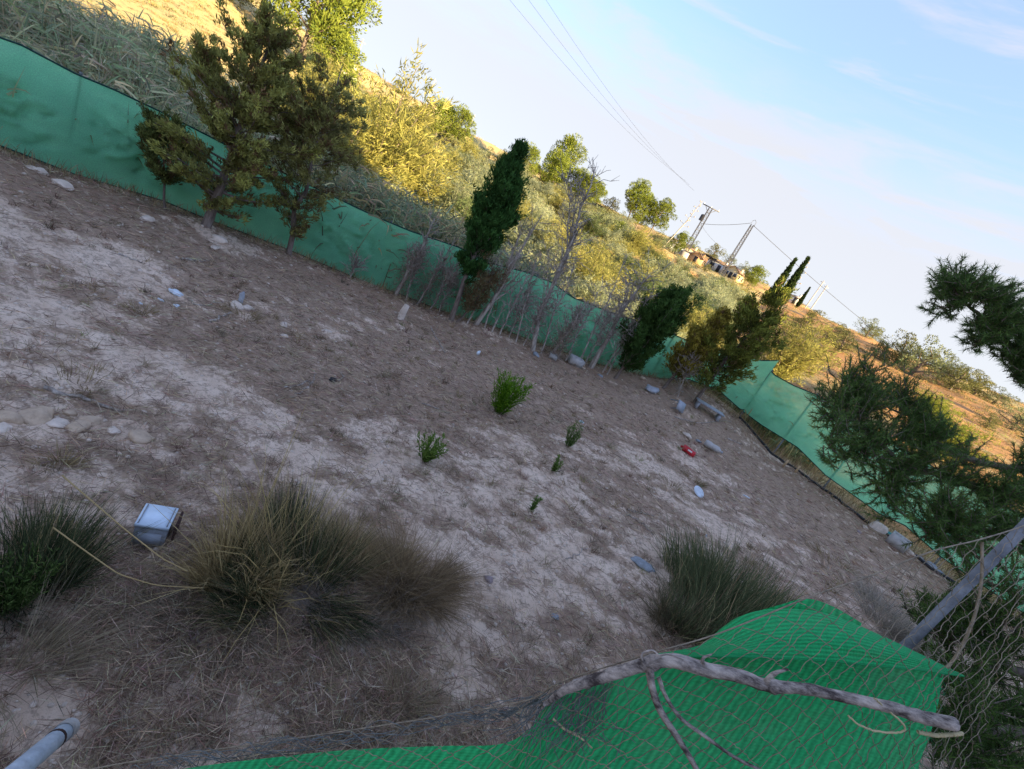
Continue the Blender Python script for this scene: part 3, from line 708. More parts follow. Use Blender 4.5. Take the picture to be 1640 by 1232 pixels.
# ------------------------------------------------------------------ thicket in the ravine behind the net
def make_tamarisk(seed, h=4.0, w=1.9, c1=(.18, .19, .05), c2=(.44, .40, .125), dens=1.15, L=.24):
    """feathery shrub: arching stems, drooping fine plumes"""
    rng = np.random.default_rng(seed)
    wood, fol = MB(), MB()
    ns = 16
    for k in range(ns):
        az = k * 2.4 + rng.normal(0, .3); rr = w * math.sqrt((k + .5) / ns) * rng.uniform(.8, 1.15); hh = h * (1 - .45 * (rr / w) ** 2) * rng.uniform(.75, 1.1)
        e = np.array([math.cos(az) * rr, math.sin(az) * rr, hh])
        pts = wob(rng, np.array([e[0] * .08, e[1] * .08, -.1]), e, 7, .05); pts[:, :2] *= (np.linspace(.35, 1, 7) ** 1.1)[:, None]
        wood.tube(pts, np.linspace(.045, .008, 7), 4, cap=False)
        n_c = int(95 * dens)
        u = .15 + .85 * rng.random(n_c) ** .7
        cen = np.stack([np.interp(u, np.linspace(0, 1, 7), pts[:, c]) for c in range(3)], 1) + rng.normal(0, .26, (n_c, 3)) * np.array([1, 1, .8])
        k_ = np.clip(rng.normal(.5, .3, (n_c, 1)), 0, 1)
        cc = (np.array(c1)[None] * (1 - k_) + np.array(c2)[None] * k_) * np.clip(rng.normal(1, .2, (n_c, 1)), .5, 1.6)
        m = 8
        d = unit(np.stack([np.cos(az) + rng.normal(0, .8, n_c), np.sin(az) + rng.normal(0, .8, n_c), rng.normal(.55, .5, n_c)], 1))
        P = np.repeat(cen, m, 0) + rng.normal(0, .07, (n_c * m, 3)); D = np.repeat(d, m, 0) + rng.normal(0, .35, (n_c * m, 3))
        fol.leaves(P, D, L * rng.uniform(.5, 1.2, n_c * m), .032 * rng.uniform(.6, 1.3, n_c * m), rng, np.repeat(cc, m, 0) * np.clip(rng.normal(1, .15, (n_c * m, 1)), .5, 1.5))
    return wood.mesh("stems", True), fol.mesh("crown")
TAM = {"gold": [make_tamarisk(301), make_tamarisk(302, 3.6, 2.2)],
       "sage": [make_tamarisk(303, 3.4, 2.1, (.20, .235, .135), (.43, .445, .27)), make_tamarisk(304, 3.0, 2.4, (.19, .225, .13), (.43, .44, .26))],
       "dark": [make_tamarisk(305, 3.2, 2.0, (.075, .11, .045), (.15, .185, .08))],
       "lime": [make_tamarisk(306, 3.0, 1.9, (.14, .19, .03), (.32, .33, .06))]}
for k_ in TAM.values():
    for w_, f_ in k_:
        w_.materials.append(MATS["live_bark"]); f_.materials.append(MATS["feathery_foliage"])
def bush(kind, x, y, s, label, name="tamarisk_bush", group="feathery tamarisk thicket behind the net", seed=0, hz=1.0, cat="bush"):
    rng = random.Random(seed + int(x * 37 + y * 91))
    w_, f_ = TAM[kind][rng.randrange(len(TAM[kind]))]
    r = thing(name, (x, y, ZG(x, y) - .05), label, cat, group)
    r.scale = (s, s, s * hz); r.rotation_euler = (0, 0, rng.uniform(0, 6.28))
    link("stems", w_, None, r); link("crown", f_, None, r)
    return r
def at(px, py, Yd):
    r = ray(px, py); return r[0] / r[1] * Yd, Yd
# named ones, measured in the photograph: (kind, pixel, distance, scale, height factor, label)
for kind, px, py, Yd, s, hz_, lb in [
    ("gold", 590, 300, 20, 1.28, 1.25, "large golden feathery tamarisk directly right of the sparse cypress, behind the net"),
    ("gold", 640, 300, 22.5, 1.12, 1.15, "tall golden tamarisk left of the pale sage-coloured bushes"),
    ("sage", 700, 330, 24, 1.0, 1.05, "pale sage tamarisk left of the tall dark cypress"),
    ("sage", 755, 350, 27, 1.0, .95, "pale sage tamarisk behind the left edge of the tall dark cypress"),
    ("dark", 690, 350, 16.5, .62, .9, "dark green leafy shrub just over the net, left of the tall dark cypress"),
    ("dark", 810, 430, 16.5, .62, .8, "dark green leafy shrub just over the net, right of the tall dark cypress"),
    ("gold", 480, 220, 21, .95, 1.1, "golden tamarisk between the two large left cypresses"),
    ("sage", 1070, 470, 24, .9, .9, "sage green bush above the net, over the flame-shaped cypress"),
    ("dark", 1050, 450, 27, 1.0, 1.0, "rounded dark green bush above the last dead tree"),
    ("dark", 1110, 480, 30, 1.0, .95, "dark green bush left of the orange slope"),
    ("gold", 1265, 565, 25, 1.12, .9, "round olive bush behind the net corner, below the orange slope"),
    ("sage", 1285, 610, 19, .62, .7, "low pale bush close behind the right net, left of the pine branch"),
    ("lime", 1500, 720, 24, .9, .8, "yellow green bush seen above the pine branch on the right"),
    ("lime", 1460, 680, 30, .8, .7, "small yellow green bush on the orange slope above the pine branch")]:
    x, y = at(px, py, Yd); bush(kind, x, y, s, lb, hz=hz_)
rng = random.Random(5)
ZONES = [(430, "between the two large left cypresses"), (560, "right behind the sparse cypress"), (690, "left of the tall dark cypress"), (790, "behind the tall dark cypress"), (880, "behind the forked dead tree"), (960, "behind the tallest dead tree"), (1050, "behind the drooping dead tree"), (1140, "over the flame-shaped cypress"), (1220, "over the yellowing cypress"), (9999, "behind the net corner")]
for i in range(300):                                      # the rest of the thicket
    az = math.radians(rng.uniform(-31, 18)); r = 17 * (75 / 17) ** rng.random()
    x, y = r * math.sin(az), r * math.cos(az)
    s = rng.uniform(.65, 1.05)
    kd = rng.choices(["sage", "gold", "dark"], [7, 2.6, 2.6])[0]
    px = proj((x, y, ZG(x, y) + 1.5))[0]; zone = next(z for lim, z in ZONES if px < lim)
    row = "near the net" if r < 24 else ("in mid ravine" if r < 40 else "far up the slope")
    bush(kd, x, y, s, {"sage": "pale sage tamarisk ", "gold": "golden tamarisk ", "dark": "dark green bush "}[kd] + zone + ", " + row, seed=i, hz=rng.uniform(.62, .9), group="tamarisk bushes filling the ravine")

# reeds: too many stems to count
def reeds(name, label, spots, seed, cg, cs, hmin=1.3, hmax=2.4, per=60):
    rng = np.random.default_rng(seed); mb = MB()
    for (x, y, s) in spots:
        z = ZG(x, y); n = int(per * s)
        st = np.stack([x + rng.normal(0, .35, n), y + rng.normal(0, .35, n), np.full(n, z - .05)], 1)
        d = unit(np.stack([rng.normal(0, .16, n), rng.normal(0, .16, n), np.ones(n)], 1)); h = rng.uniform(hmin, hmax, n) * s
        dry = rng.random(n) < .4
        C = np.where(dry[:, None], vary(rng, cs, n), vary(rng, cg, n))
        mb.blades(st, d, h, .03, rng.normal(0, .12, (n, 3)) * np.array([1, 1, .2]), rng, C)
        k = 4; P = np.repeat(st, k, 0) + np.repeat(d * h[:, None], k, 0) * rng.uniform(.25, .95, (n * k, 1))
        D = np.stack([rng.normal(0, 1, n * k), rng.normal(0, 1, n * k), rng.uniform(.1, 1.1, n * k)], 1)
        mb.blades(P, D, rng.uniform(.3, .65, n * k), .035, np.stack([np.zeros(n * k), np.zeros(n * k), rng.uniform(-.7, -.1, n * k)], 1), rng, np.repeat(C, k, 0) * np.clip(rng.normal(1, .2, (n * k, 1)), .5, 1.5))
    o = mb.build(name, MATS["reed_leaf"]); tag(o, label, "reeds", kind="stuff"); return o
rng = random.Random(8); sp_ = []
for i in range(210):
    az = math.radians(rng.uniform(-62, -33)); r = float(RF(az)) + 1.0 + 8.5 * rng.random() ** 1.2
    sp_.append((r * math.sin(az), r * math.cos(az), rng.uniform(.75, 1.1)))
reeds("reed_thicket", "grey green reeds in shade on the bank behind the left net", sp_, 61, (.30, .34, .19), (.50, .44, .27), .9, 1.8)
sp_ = []
for i in range(170):
    az = math.radians(rng.uniform(-29, -2)); r = float(RF(az)) + .8 + 6.5 * rng.random()
    sp_.append((r * math.sin(az), r * math.cos(az), rng.uniform(.8, 1.1)))
reeds("reed_thicket", "pale sage and straw-coloured reeds behind the net around the tall dark cypress", sp_, 62, (.25, .30, .17), (.52, .42, .23), 1.3, 2.2)
sp_ = []
for i in range(120):
    az = math.radians(rng.uniform(-8, 33)); r = float(RF(az)) + .7 + 7 * rng.random()
    sp_.append((r * math.sin(az), r * math.cos(az), rng.uniform(.6, .95)))
reeds("reed_thicket", "pale straw and green reeds behind the net corner", sp_, 63, (.20, .24, .11), (.46, .38, .19), .9, 1.7)
# ------------------------------------------------------------------ far hillside: pines, shrubs, scrub
def make_pine(seed, h=7.0, w=3.0, c1=(.08, .12, .022), c2=(.22, .25, .042), lobes=16, low=.25, per=210, L=.30):
    """rounded umbrella pine: trunk, limbs, clumps of needles with gaps between"""
    rng = np.random.default_rng(seed); wood, fol = MB(), MB()
    ax = wob(rng, (0, 0, -.2), (rng.normal(0, .4), rng.normal(0, .4), h * .85), 8, .04); wood.tube(ax, np.linspace(.17, .04, 8), 7)
    for k in range(lobes):
        u = low + (1 - low) * (k + .5) / lobes; p = np.array([np.interp(u, np.linspace(0, 1, 8), ax[:, c]) for c in range(3)])
        az = k * 2.4 + rng.normal(0, .3); R = w * math.sin(math.pi * min(.97, .25 + .72 * (u - low) / (1 - low))) ** .7 * rng.uniform(.5, 1.0)
        e = p + np.array([math.cos(az) * R, math.sin(az) * R, rng.uniform(.1, .5) * R + .12 * h * u])
        pts = wob(rng, p, e, 5, .06); wood.tube(pts, np.linspace(.06, .015, 5), 4, cap=False)
        for q in range(3):
            cen = pts[2 + q] + rng.normal(0, .25, 3); rad = w * rng.uniform(.20, .34)
            d = unit(rng.normal(0, 1, (per, 3))); P = cen + d * rad * rng.uniform(.35, 1, (per, 1)) ** .5 * np.array([1, 1, .75])
            kk = np.clip(rng.normal(.5, .3, (per, 1)) + d[:, 2:3] * .1, 0, 1)
            C = (np.array(c1)[None] * (1 - kk) + np.array(c2)[None] * kk) * rng.uniform(.85, 1.15)
            fol.leaves(P, d + np.array([0, 0, .5]) + rng.normal(0, .4, (per, 3)), L * rng.uniform(.5, 1.1, per), .4 * L * rng.uniform(.5, 1.0, per), rng, C)
    return wood.mesh("trunk", True), fol.mesh("crown")
PINE = [make_pine(401), make_pine(402, 6.5, 3.3), make_pine(403, 8, 2.8, low=.4)]
CYP = []
rng_ = np.random.default_rng(77); _w, _f = MB(), MB()
_w.tube([(0, 0, -.2), (0, 0, 7.5)], [.12, .03], 6)
for k in range(1500):
    z = rng_.uniform(.3, 8.2); R = .75 * math.sin(min(1, z / 2.5) * math.pi / 2) * (1 - max(0, z - 2.5) / 5.9); a = rng_.uniform(0, 6.28); rr = R * math.sqrt(rng_.random())
    c = np.array([[math.cos(a) * rr, math.sin(a) * rr, z]]).repeat(3, 0) + rng_.normal(0, .08, (3, 3))
    _f.leaves(c, np.tile([math.cos(a) * .3, math.sin(a) * .3, 1.0], (3, 1)) + rng_.normal(0, .2, (3, 3)), .4, .13, rng_, vary(rng_, (.025, .045, .014), 3))
CYP = (_w.mesh("trunk", True), _f.mesh("crown"))
SHR = [make_pine(411, 2.2, 1.5, (.09, .10, .035), (.20, .20, .075), 9, .1, 130, .17), make_pine(412, 2.0, 1.7, (.10, .13, .06), (.22, .24, .12), 9, .1, 130, .17)]
for w_, f_ in PINE + SHR + [CYP]:
    w_.materials.append(MATS["live_bark"]); f_.materials.append(MATS["conifer_foliage"])
def plant(pair, name, px, py, s, label, cat="tree", group=None, hz=1.0, rz=None, Y=None):
    """stands at the ground point seen at that pixel"""
    g = G(px, py) if Y is None else np.array([*at(px, py, Y), 0]); g[2] = ZG(g[0], g[1])
    r = thing(name, g - np.array([0, 0, .05]), label, cat, group); r.scale = (s, s, s * hz)
    r.rotation_euler = (0, 0, (px * 1.37) % 6.28 if rz is None else rz)
    link("trunk", pair[0], None, r); link("crown", pair[1], None, r); return r
PG = "pines on the far hillside"
for k, (pi, px, py, Yd, s, hz_, lb) in enumerate([
    (1, 470, 105, 42, 1.25, 1.25, "big sunlit pine at the top left, standing highest over the cypresses"),
    (0, 405, 62, 46, 1.05, 1.1, "darker pine at the top left edge of the big sunlit pine"),
    (2, 520, 110, 46, 1.15, 1.15, "sunlit pine at the right edge of the top left pine group"),
    (1, 540, 125, 43, .8, .9, "lower pine under the right side of the top left pine group"),
    (1, 700, 212, 66, .85, .85, "bright lime pine alone on the slope above the sage bushes, left one of a pair"),
    (0, 730, 222, 67, .8, .9, "bright lime pine on the slope, right one of a pair"),
    (0, 835, 285, 72, .75, .9, "pine right behind the tip of the tall dark cypress"),
    (1, 872, 305, 74, .95, .9, "pine at the left of the long pine row in mid slope"),
    (0, 888, 285, 92, 1.15, 1.15, "dark domed pine standing above the long pine row"),
    (1, 905, 325, 74, .9, .85, "pine in the middle of the long pine row in mid slope"),
    (0, 925, 335, 72, .85, .85, "bright green pine at the right end of the long pine row"),
    (2, 950, 318, 100, .9, .8, "hazy pine on the ridge beside the parked car"),
    (2, 1005, 348, 88, .95, 1.0, "left pine of the bare-trunked group under the sky"),
    (1, 1025, 352, 88, .9, 1.05, "middle pine of the bare-trunked group under the sky"),
    (2, 1045, 362, 88, .9, .95, "right pine of the bare-trunked group under the sky"),
    (0, 985, 385, 62, .48, .7, "small bright pine below the bare-trunked group, left one"),
    (1, 1008, 398, 60, .45, .7, "small bright pine below the bare-trunked group, right one"),
    (0, 1093, 378, 96, .68, .9, "round pine just left of the cross-armed pylon"),
    (1, 1215, 432, 98, .75, .9, "broad grey green pine on the skyline right of the houses")]):
    plant(PINE[pi], "pine_tree", px, py, s, lb, group=PG, hz=hz_, Y=Yd)
plant(CYP, "cypress_tree", 1243, 462, .92, "left one of two dark far cypresses on the skyline", group="far cypresses on the skyline", Y=78)
plant(CYP, "cypress_tree", 1258, 468, 1.0, "right taller one of two dark far cypresses on the skyline", group="far cypresses on the skyline", Y=80)
plant(CYP, "cypress_tree", 1288, 474, .55, "small lone far cypress left of the twin poles", group="far cypresses on the skyline", Y=100)
for px, py, s, lb in [(1350, 507, .9, "small round bush on the skyline right of the twin poles"), (1385, 540, 1.2, "round bush on the skyline, left of three in line"), (1422, 552, 1.1, "round bush on the skyline, middle of three in line"), (1441, 560, 1.2, "round bush on the skyline, right of three in line"),
                      (1430, 585, 1.5, "dark bush on the grey slope below the three skyline bushes, upper one"), (1455, 600, 1.7, "dark bush on the grey slope below the three skyline bushes, lower one"), (1505, 605, .8, "small bush on the grey slope left of the pine sprig"),
                      (1290, 520, 1.0, "low bush in the orange gully right of the golden cypress"), (640, 125, 1.3, "bush on the left skyline left of the small houses"), (676, 150, 1.4, "dark bush on the left skyline by the small houses"), (602, 110, 1.3, "bush on the left skyline next to the pines"),
                      (745, 190, 1.2, "dark bush on the skyline above the orange scarp, left one"), (765, 198, 1.2, "dark bush on the skyline above the orange scarp, right one"),
                      (1140, 415, 1.5, "green garden shrub below the white house"), (1105, 408, 1.3, "green shrub beside the foot of the cross-armed pylon"), (1185, 440, 1.2, "green shrub below the yellow gable house"), (1165, 425, 1.2, "blue green shrub left of the yellow gable house"), (970, 345, 1.3, "shrub on the slope below the parked car")]:
    plant(SHR[px % 2], "hill_bush", px, py, s, lb, "bush", "bushes on the far hillside")
rng = random.Random(19)
HZ = [(480, "left of the top left pines"), (640, "under the left skyline"), (760, "around the lime pines"), (860, "above the tall dark cypress"), (960, "below the long pine row"), (1060, "below the bare-trunked pines"), (1160, "below the pylons"), (1260, "below the houses"), (1360, "by the twin poles"), (1480, "above the pine branch"), (9999, "on the far right slope")]
for i in range(84):
    az = math.radians(rng.uniform(-44, 46) if i % 3 else rng.uniform(-44, 20)); r = 42 * (135 / 42) ** rng.random(); x, y = r * math.sin(az), r * math.cos(az)
    px = proj((x, y, ZG(x, y)))[0]; zone = next(z for lim, z in HZ if px < lim); k = rng.randrange(2)
    o = thing("hill_bush", (x, y, ZG(x, y) - .05), ["olive", "grey green"][k] + " hillside bush " + zone + (", upper slope" if r > 80 else ", lower slope"), "bush", "scattered bushes on the far hillside"); s_ = rng.uniform(.5, 1.25)
    o.scale = (s_ * 1.15, s_ * 1.15, s_ * .85); o.rotation_euler = (0, 0, rng.uniform(0, 6.28)); link("trunk", SHR[k][0], None, o); link("crown", SHR[k][1], None, o)
# scrub and dry grass over the hill: one mass
rng = np.random.default_rng(91); mb = MB()
n = 22000
az = rng.uniform(math.radians(-60), math.radians(52), n); r = 18 * (190 / 18) ** rng.random(n)
ok = r > RF(az) + 2.5; az, r = az[ok], r[ok]; n = len(az)
x, y = r * np.sin(az), r * np.cos(az); z = H(x, y)
dens = fbm(x * .07, y * .07, 95, 4); ok = rng.random(n) < ss(.38, .6, dens) + .25; x, y, z, r = x[ok], y[ok], z[ok], r[ok]; n = len(x)
s = rng.uniform(.2, .6, n) ** 1.2 * np.clip(r / 70, .5, 1.5)
green = rng.random(n) < .42
C = np.where(green[:, None], vary(rng, (.15, .14, .06), n, .25), vary(rng, (.36, .255, .11), n, .25))
m_ = 20
P = np.repeat(np.stack([x, y, z], 1), m_, 0) + rng.normal(0, .5, (n * m_, 3)) * np.repeat(s, m_)[:, None] * np.array([1, 1, .15])
D = rng.normal(0, .6, (n * m_, 3)) + np.array([0, 0, 1.0])
mb.leaves(P, D, np.repeat(s, m_) * rng.uniform(.35, .8, n * m_), np.repeat(s, m_) * .10, rng, np.repeat(C, m_, 0) * np.clip(rng.normal(1, .2, (n * m_, 1)), .5, 1.6))
o = mb.build("scrub", MATS["feathery_foliage"]); tag(o, "dry scrub and grass scattered over the far hillside", "scrub", kind="stuff")

# ------------------------------------------------------------------ houses, poles, wires on the ridge
mat_plain("white_render", (.72, .70, .66), .85, .15, 1.5, .1); mat_plain("cream_render", (.72, .58, .33), .85, .15, 1.5, .1); mat_plain("ochre_render", (.55, .33, .17), .85, .2, 1.5, .1)
mat_plain("grey_render", (.42, .43, .46), .85, .2, 1.5, .1); mat_plain("roof_tile", (.25, .17, .13), .85, .35, 6, .3); mat_plain("roof_flat", (.40, .36, .33), .9, .3, 3, .2)
mat_plain("window_glass", (.03, .04, .05), .15, .3, 3, .0, spec=.6); mat_plain("dark_paint", (.03, .03, .035), .5, .3, 6, .05); mat_plain("lattice_steel", (.10, .10, .115), .5, .3, 4, .1, metallic=.4)
mat_plain("concrete_pole", (.42, .38, .34), .85, .25, 6, .2)
def house(px, py, Yd, w, d, h, wall, roof, yaw, label, gable=False, nwin=3, extra=None):
    x, y = at(px, py, Yd); z = ZG(x, y)
    r = thing("house", (x, y, z - .3), label, "house", "houses on the ridge"); r.rotation_euler = (0, 0, yaw); r.scale = (.72, .72, .7)
    b = MB(); b.box((0, 0, h / 2), (w, d, h))
    if gable: b.add([(-w / 2, -d / 2, h), (w / 2, -d / 2, h), (0, -d / 2, h + w * .28), (-w / 2, d / 2, h), (w / 2, d / 2, h), (0, d / 2, h + w * .28)], [(0, 1, 2), (5, 4, 3)])
    b.build("wall", MATS[wall], r)
    rf = MB()
    if gable:
        for s in (-1, 1):
            a = math.atan2(w * .28, w / 2); L = math.hypot(w / 2, w * .28) + .35
            e0, e1 = np.array([s * (w / 2 + .3), 0, h - .28]), np.array([0, 0, h + w * .28 + .03]); nrm = np.array([s * math.sin(a), 0, math.cos(a)]) * .14
            q = [e0 + [0, -d / 2 - .3, 0], e1 + [0, -d / 2 - .3, 0], e1 + [0, d / 2 + .3, 0], e0 + [0, d / 2 + .3, 0]]
            V = np.array(q + [v + nrm for v in q]); rf.add(V, [(0, 3, 2, 1), (4, 5, 6, 7), (0, 1, 5, 4), (1, 2, 6, 5), (2, 3, 7, 6), (3, 0, 4, 7)])
    else:
        rf.box((0, 0, h + .12), (w + .5, d + .5, .25)); rf.box((0, 0, h + .42), (w * .92, d * .9, .36), taper=.55)
    ro = rf.build("roof", MATS[roof], r)
    c = MB(); c.box((w * .25, d * .1, h + .9), (.6, .6, 1.1)); c.build("chimney", MATS[wall], ro)
    for k in range(nwin):
        xw = (k - (nwin - 1) / 2) * w / (nwin + .2)
        if k == nwin // 2:
            q = MB(); q.box((xw, -d / 2 - .03, 1.05), (.95, .08, 2.1)); q.build("door", MATS["dark_paint"], r)
        else:
            q = MB(); q.box((xw, -d / 2 - .04, 1.6), (1.2, .1, 1.1)); fr = q.build("window", MATS["white_render"], r)
            q = MB(); q.box((xw, -d / 2 - .08, 1.6), (1.0, .06, .9)); q.build("pane", MATS["window_glass"], fr)
    for yy in (-.25, .25):
        q = MB(); q.box((w / 2 + .04, yy * d, 1.6), (.1, 1.0, 1.1)); fr = q.build("window", MATS["white_render"], r)
        q = MB(); q.box((w / 2 + .08, yy * d, 1.6), (.06, .8, .9)); q.build("pane", MATS["window_glass"], fr)
    return r
house(1082, 386, 104, 5.5, 5, 2.8, "grey_render", "roof_flat", .25, "long grey house behind the round pine, left of the cross-armed pylon")
house(1109, 392, 106, 5.5, 5, 2.9, "cream_render", "roof_tile", -.5, "yellow house right behind the cross-armed pylon")
house(1124, 404, 101, 3.8, 3.4, 2.2, "ochre_render", "roof_tile", -.5, "small ochre outhouse right of the cross-armed pylon", gable=True, nwin=1)
house(1160, 412, 106, 6.5, 5, 2.6, "white_render", "roof_tile", -.15, "white house with a red flat-pitched roof between the two pylons")
house(1187, 424, 103, 4.2, 4.5, 2.7, "cream_render", "roof_tile", -.75, "yellow gabled house right of the lattice pylon", gable=True)
house(1277, 474, 110, 3.2, 3, 2.2, "white_render", "roof_flat", -.3, "tiny white hut beside the lone far cypress", nwin=1)
house(563, 100, 62, 2.6, 3.4, 2.6, "white_render", "roof_tile", -.5, "white house half hidden at the right edge of the top left pines", gable=True, nwin=1)
house(700, 168, 150, 5, 4, 2.6, "cream_render", "roof_tile", -.5, "small cream house on the left skyline, left one", gable=True, nwin=1)
house(716, 176, 152, 4, 4, 2.4, "white_render", "roof_tile", -.5, "small white house on the left skyline, right one", nwin=1)
# carport: posts and flat dark roof
x, y = at(1142, 402, 103); r = thing("carport", (x, y, ZG(x, y) - .1), "dark open carport left of the white house", "carport")
for sx in (-1, 1):
    for sy in (-1, 1): q = MB(); q.box((sx * 1.1, sy * 1.1, 1.05), (.12, .12, 2.1)); q.build("post", MATS["dark_paint"], r)
q = MB(); q.box((0, 0, 2.16), (2.6, 2.6, .12)); q.build("roof", MATS["dark_paint"], r)
# parked car on the ridge
x, y = at(958, 326, 92); r = thing("parked_car", (x, y, ZG(x, y) + .02), "small dark car parked on the ridge under the hazy pine", "car"); r.rotation_euler = (0, 0, .5)
prof_ = [(-2.0, .35), (-2.05, .75), (-1.75, .92), (-1.2, .98), (-.7, 1.42), (.75, 1.45), (1.35, 1.0), (2.0, .92), (2.05, .4)]
q = MB(); V = np.array([(a, s * .82 * (1 if h < 1.1 else .82), h) for s in (-1, 1) for a, h in prof_]); k = len(prof_)
q.add(V, [(i, i + 1, k + i + 1, k + i) for i in range(k - 1)] + [(k - 1, 0, k, 2 * k - 1)])
for s in (0, k): q.add(V[s:s + k], [(0, i, i + 1) if s else (0, i + 1, i) for i in range(1, k - 1)])
q.build("body", MATS["dark_paint"], r)
for sx in (-1.25, 1.25):
    for sy in (-.8, .8):
        th = np.linspace(0, 6.283, 15)[:-1]; q = MB(); q.tube([(sx, sy - .09, .32), (sx, sy + .09, .32)], .32, 14); q.build("wheel", MATS["roof_flat"], r)
q = MB(); q.box((-.96, 0, 1.2), (.04, 1.2, .38)); q.build("windscreen", MATS["window_glass"], r)
q = MB(); q.box((1.05, 0, 1.24), (.04, 1.2, .34)); q.build("rear_window", MATS["white_render"], r)

def lattice(px, py, Yd, hgt, w0, w1, label, rungs=12, arm=0, foot=False):
    x, y = at(px, py, Yd); z = ZG(x, y); r = thing("pylon", (x, y, z - .2), label, "pylon", "power line pylons")
    for k in range(4):
        sx, sy = (1 if k & 1 else -1), (1 if k & 2 else -1)
        q = MB(); q.tube([(sx * w0, sy * w0, 0), (sx * w1, sy * w1, hgt)], .055, 4); q.build("leg", MATS["lattice_steel"], r)
    q = MB()
    for i in range(rungs):
        u0_, u1_ = i / rungs, (i + 1) / rungs; a, b = w0 + (w1 - w0) * u0_, w0 + (w1 - w0) * u1_; z0, z1 = hgt * u0_, hgt * u1_
        for (p, s_) in (((-a, -a, z0), (b, -b, z1)), ((a, a, z0), (-b, b, z1)), ((-a, a, z0), (-b, -b, z1)), ((a, -a, z0), (b, b, z1)), ((-a, -a, z0), (a, -a, z0)), ((-a, a, z0), (a, a, z0))): q.tube([p, s_], .03, 3)
    q.build("bracing", MATS["lattice_steel"], r)
    if arm:
        q = MB(); q.box((0, 0, hgt + .1), (arm, .16, .16)); q.tube([(-arm * .3, 0, hgt), (0, 0, hgt - 1.0), (arm * .3, 0, hgt)], .05, 4); q.build("crossarm", MATS["lattice_steel"], r)
        q = MB(); q.tube([(-.55, 0, hgt - 2.6), (-.55, 0, hgt - 1.6)], .4, 10); q.tube([(-.55, 0, hgt - 1.6), (-.55, 0, hgt - 1.45)], [.4, .2], 10); q.build("transformer", MATS["dark_paint"], r)
        for k in (-1, 0, 1): q = MB(); q.tube([(k * arm * .45, 0, hgt + .15), (k * arm * .45, 0, hgt + .45)], [.09, .05], 6); q.build("insulator", MATS["white_render"], r)
    else:
        q = MB(); q.tube([(-.35, 0, hgt), (-.35, 0, hgt + .6), (.0, 0, hgt + .9), (.35, 0, hgt + .6), (.4, 0, hgt - .2)], .04, 5); q.build("top_hoop", MATS["lattice_steel"], r)
    if foot: q = MB(); q.box((0, 0, .7), (1.6, 1.6, 1.7)); q.build("footing", MATS["concrete_pole"], r)
    return np.array([x, y, z + hgt - .2])
pA = lattice(1090, 416, 98, 10.3, .45, .30, "pylon with a flat cross-arm and dark transformer, left of the two on the ridge", 12, 3.4, True)
pB = lattice(1158, 436, 98, 10.6, .38, .22, "slim lattice pylon with a hooped top, right of the two on the ridge", 15)
def pole(px, py, Yd, hgt, label, group="wooden poles"):
    x, y = at(px, py, Yd); r = thing("utility_pole", (x, y, ZG(x, y) - .3), label, "pole", group)
    q = MB(); q.tube([(0, 0, 0), (0, 0, hgt)], [.14, .09], 8); q.build("shaft", MATS["concrete_pole"], r)
    q = MB(); q.box((0, 0, hgt - .4), (1.0, .1, .1)); q.build("crossarm", MATS["concrete_pole"], r); return np.array([x, y, ZG(x, y) - .3 + hgt])
pC = pole(1296, 484, 112, 7.0, "left one of twin thin poles on the right skyline")
pole(1305, 486, 112, 6.6, "right one of twin thin poles on the right skyline")
pole(566, 110, 64, 6.0, "thin pole at the right edge of the top left pines")
pole(676, 182, 120, 6.5, "thin pole left of the lime pines"); pole(724, 160, 170, 6.5, "thin pole on the skyline above the lime pines"); pole(760, 185, 170, 6.5, "thin pole on the skyline above the orange scarp")
def wire(a, b, sag, label, r_=.035):
    a, b = np.asarray(a, float), np.asarray(b, float); u = np.linspace(0, 1, 24)[:, None]; p = a * (1 - u) + b * u; p[:, 2] -= (4 * u * (1 - u) * sag)[:, 0]
    q = MB(); q.tube(p - a, r_, 4); o = q.build("power_cable", MATS["dark_paint"], None, loc=a); tag(o, label, "cable", "overhead cables")
wire(pA + [0, 0, -3.0], pB + [-.3, 0, .2], .3, "cable strung between the two pylons on the ridge")
pW = PY(1560, 640, 150)
wire(pB + [.4, 0, -.1], np.array([pW[0], pW[1], pW[2]]), 1.5, "cable running from the hooped pylon down to the right skyline", .04)
wire(pA + [0, 0, -3.2], PY(1164, 400, 130), .6, "thin cable from the cross-armed pylon towards the white house", .02)
for k, (x0, y0, x1, y1) in enumerate([(800, -20, 1098, 290), (832, -20, 1104, 296), (868, -10, 1112, 306)]):
    wire(PY(x0, y0, 62), PY(x1, y1, 118), 1.2, ["leftmost of three thin cables crossing the sky", "middle one of three thin cables crossing the sky", "rightmost of three thin cables crossing the sky"][k], .014)
# dry agave flower stalks on the ridge
def agave(px, py, tx, ty, Yd, label):
    x, y = at(px, py, Yd); b = np.array([x, y, ZG(x, y)]); t = PY(tx, ty, Yd); r = thing("agave_stalk", b, label, "plant", "dry agave stalks"); rg = np.random.default_rng(px)
    ax = wob(rg, np.zeros(3), t - b, 8, .02); q = MB(); q.tube(ax, np.linspace(.12, .04, 8), 6); q.build("stalk", MATS["dead_bark"], r); q = MB()
    for k in range(13):
        u = .5 + .5 * k / 13; p = np.array([np.interp(u, np.linspace(0, 1, 8), ax[:, c]) for c in range(3)]); a = k * 2.4; L = .9 * (1.25 - u) * np.linalg.norm(t - b) / 7
        e = p + np.array([math.cos(a) * L, math.sin(a) * L, .35 * L]); q.tube([p, .5 * (p + e) - [0, 0, .05], e], [.03, .025, .02], 4); q.box(e, (.22, .22, .16), taper=.6)
    q.build("branches", MATS["dead_bark"], r)
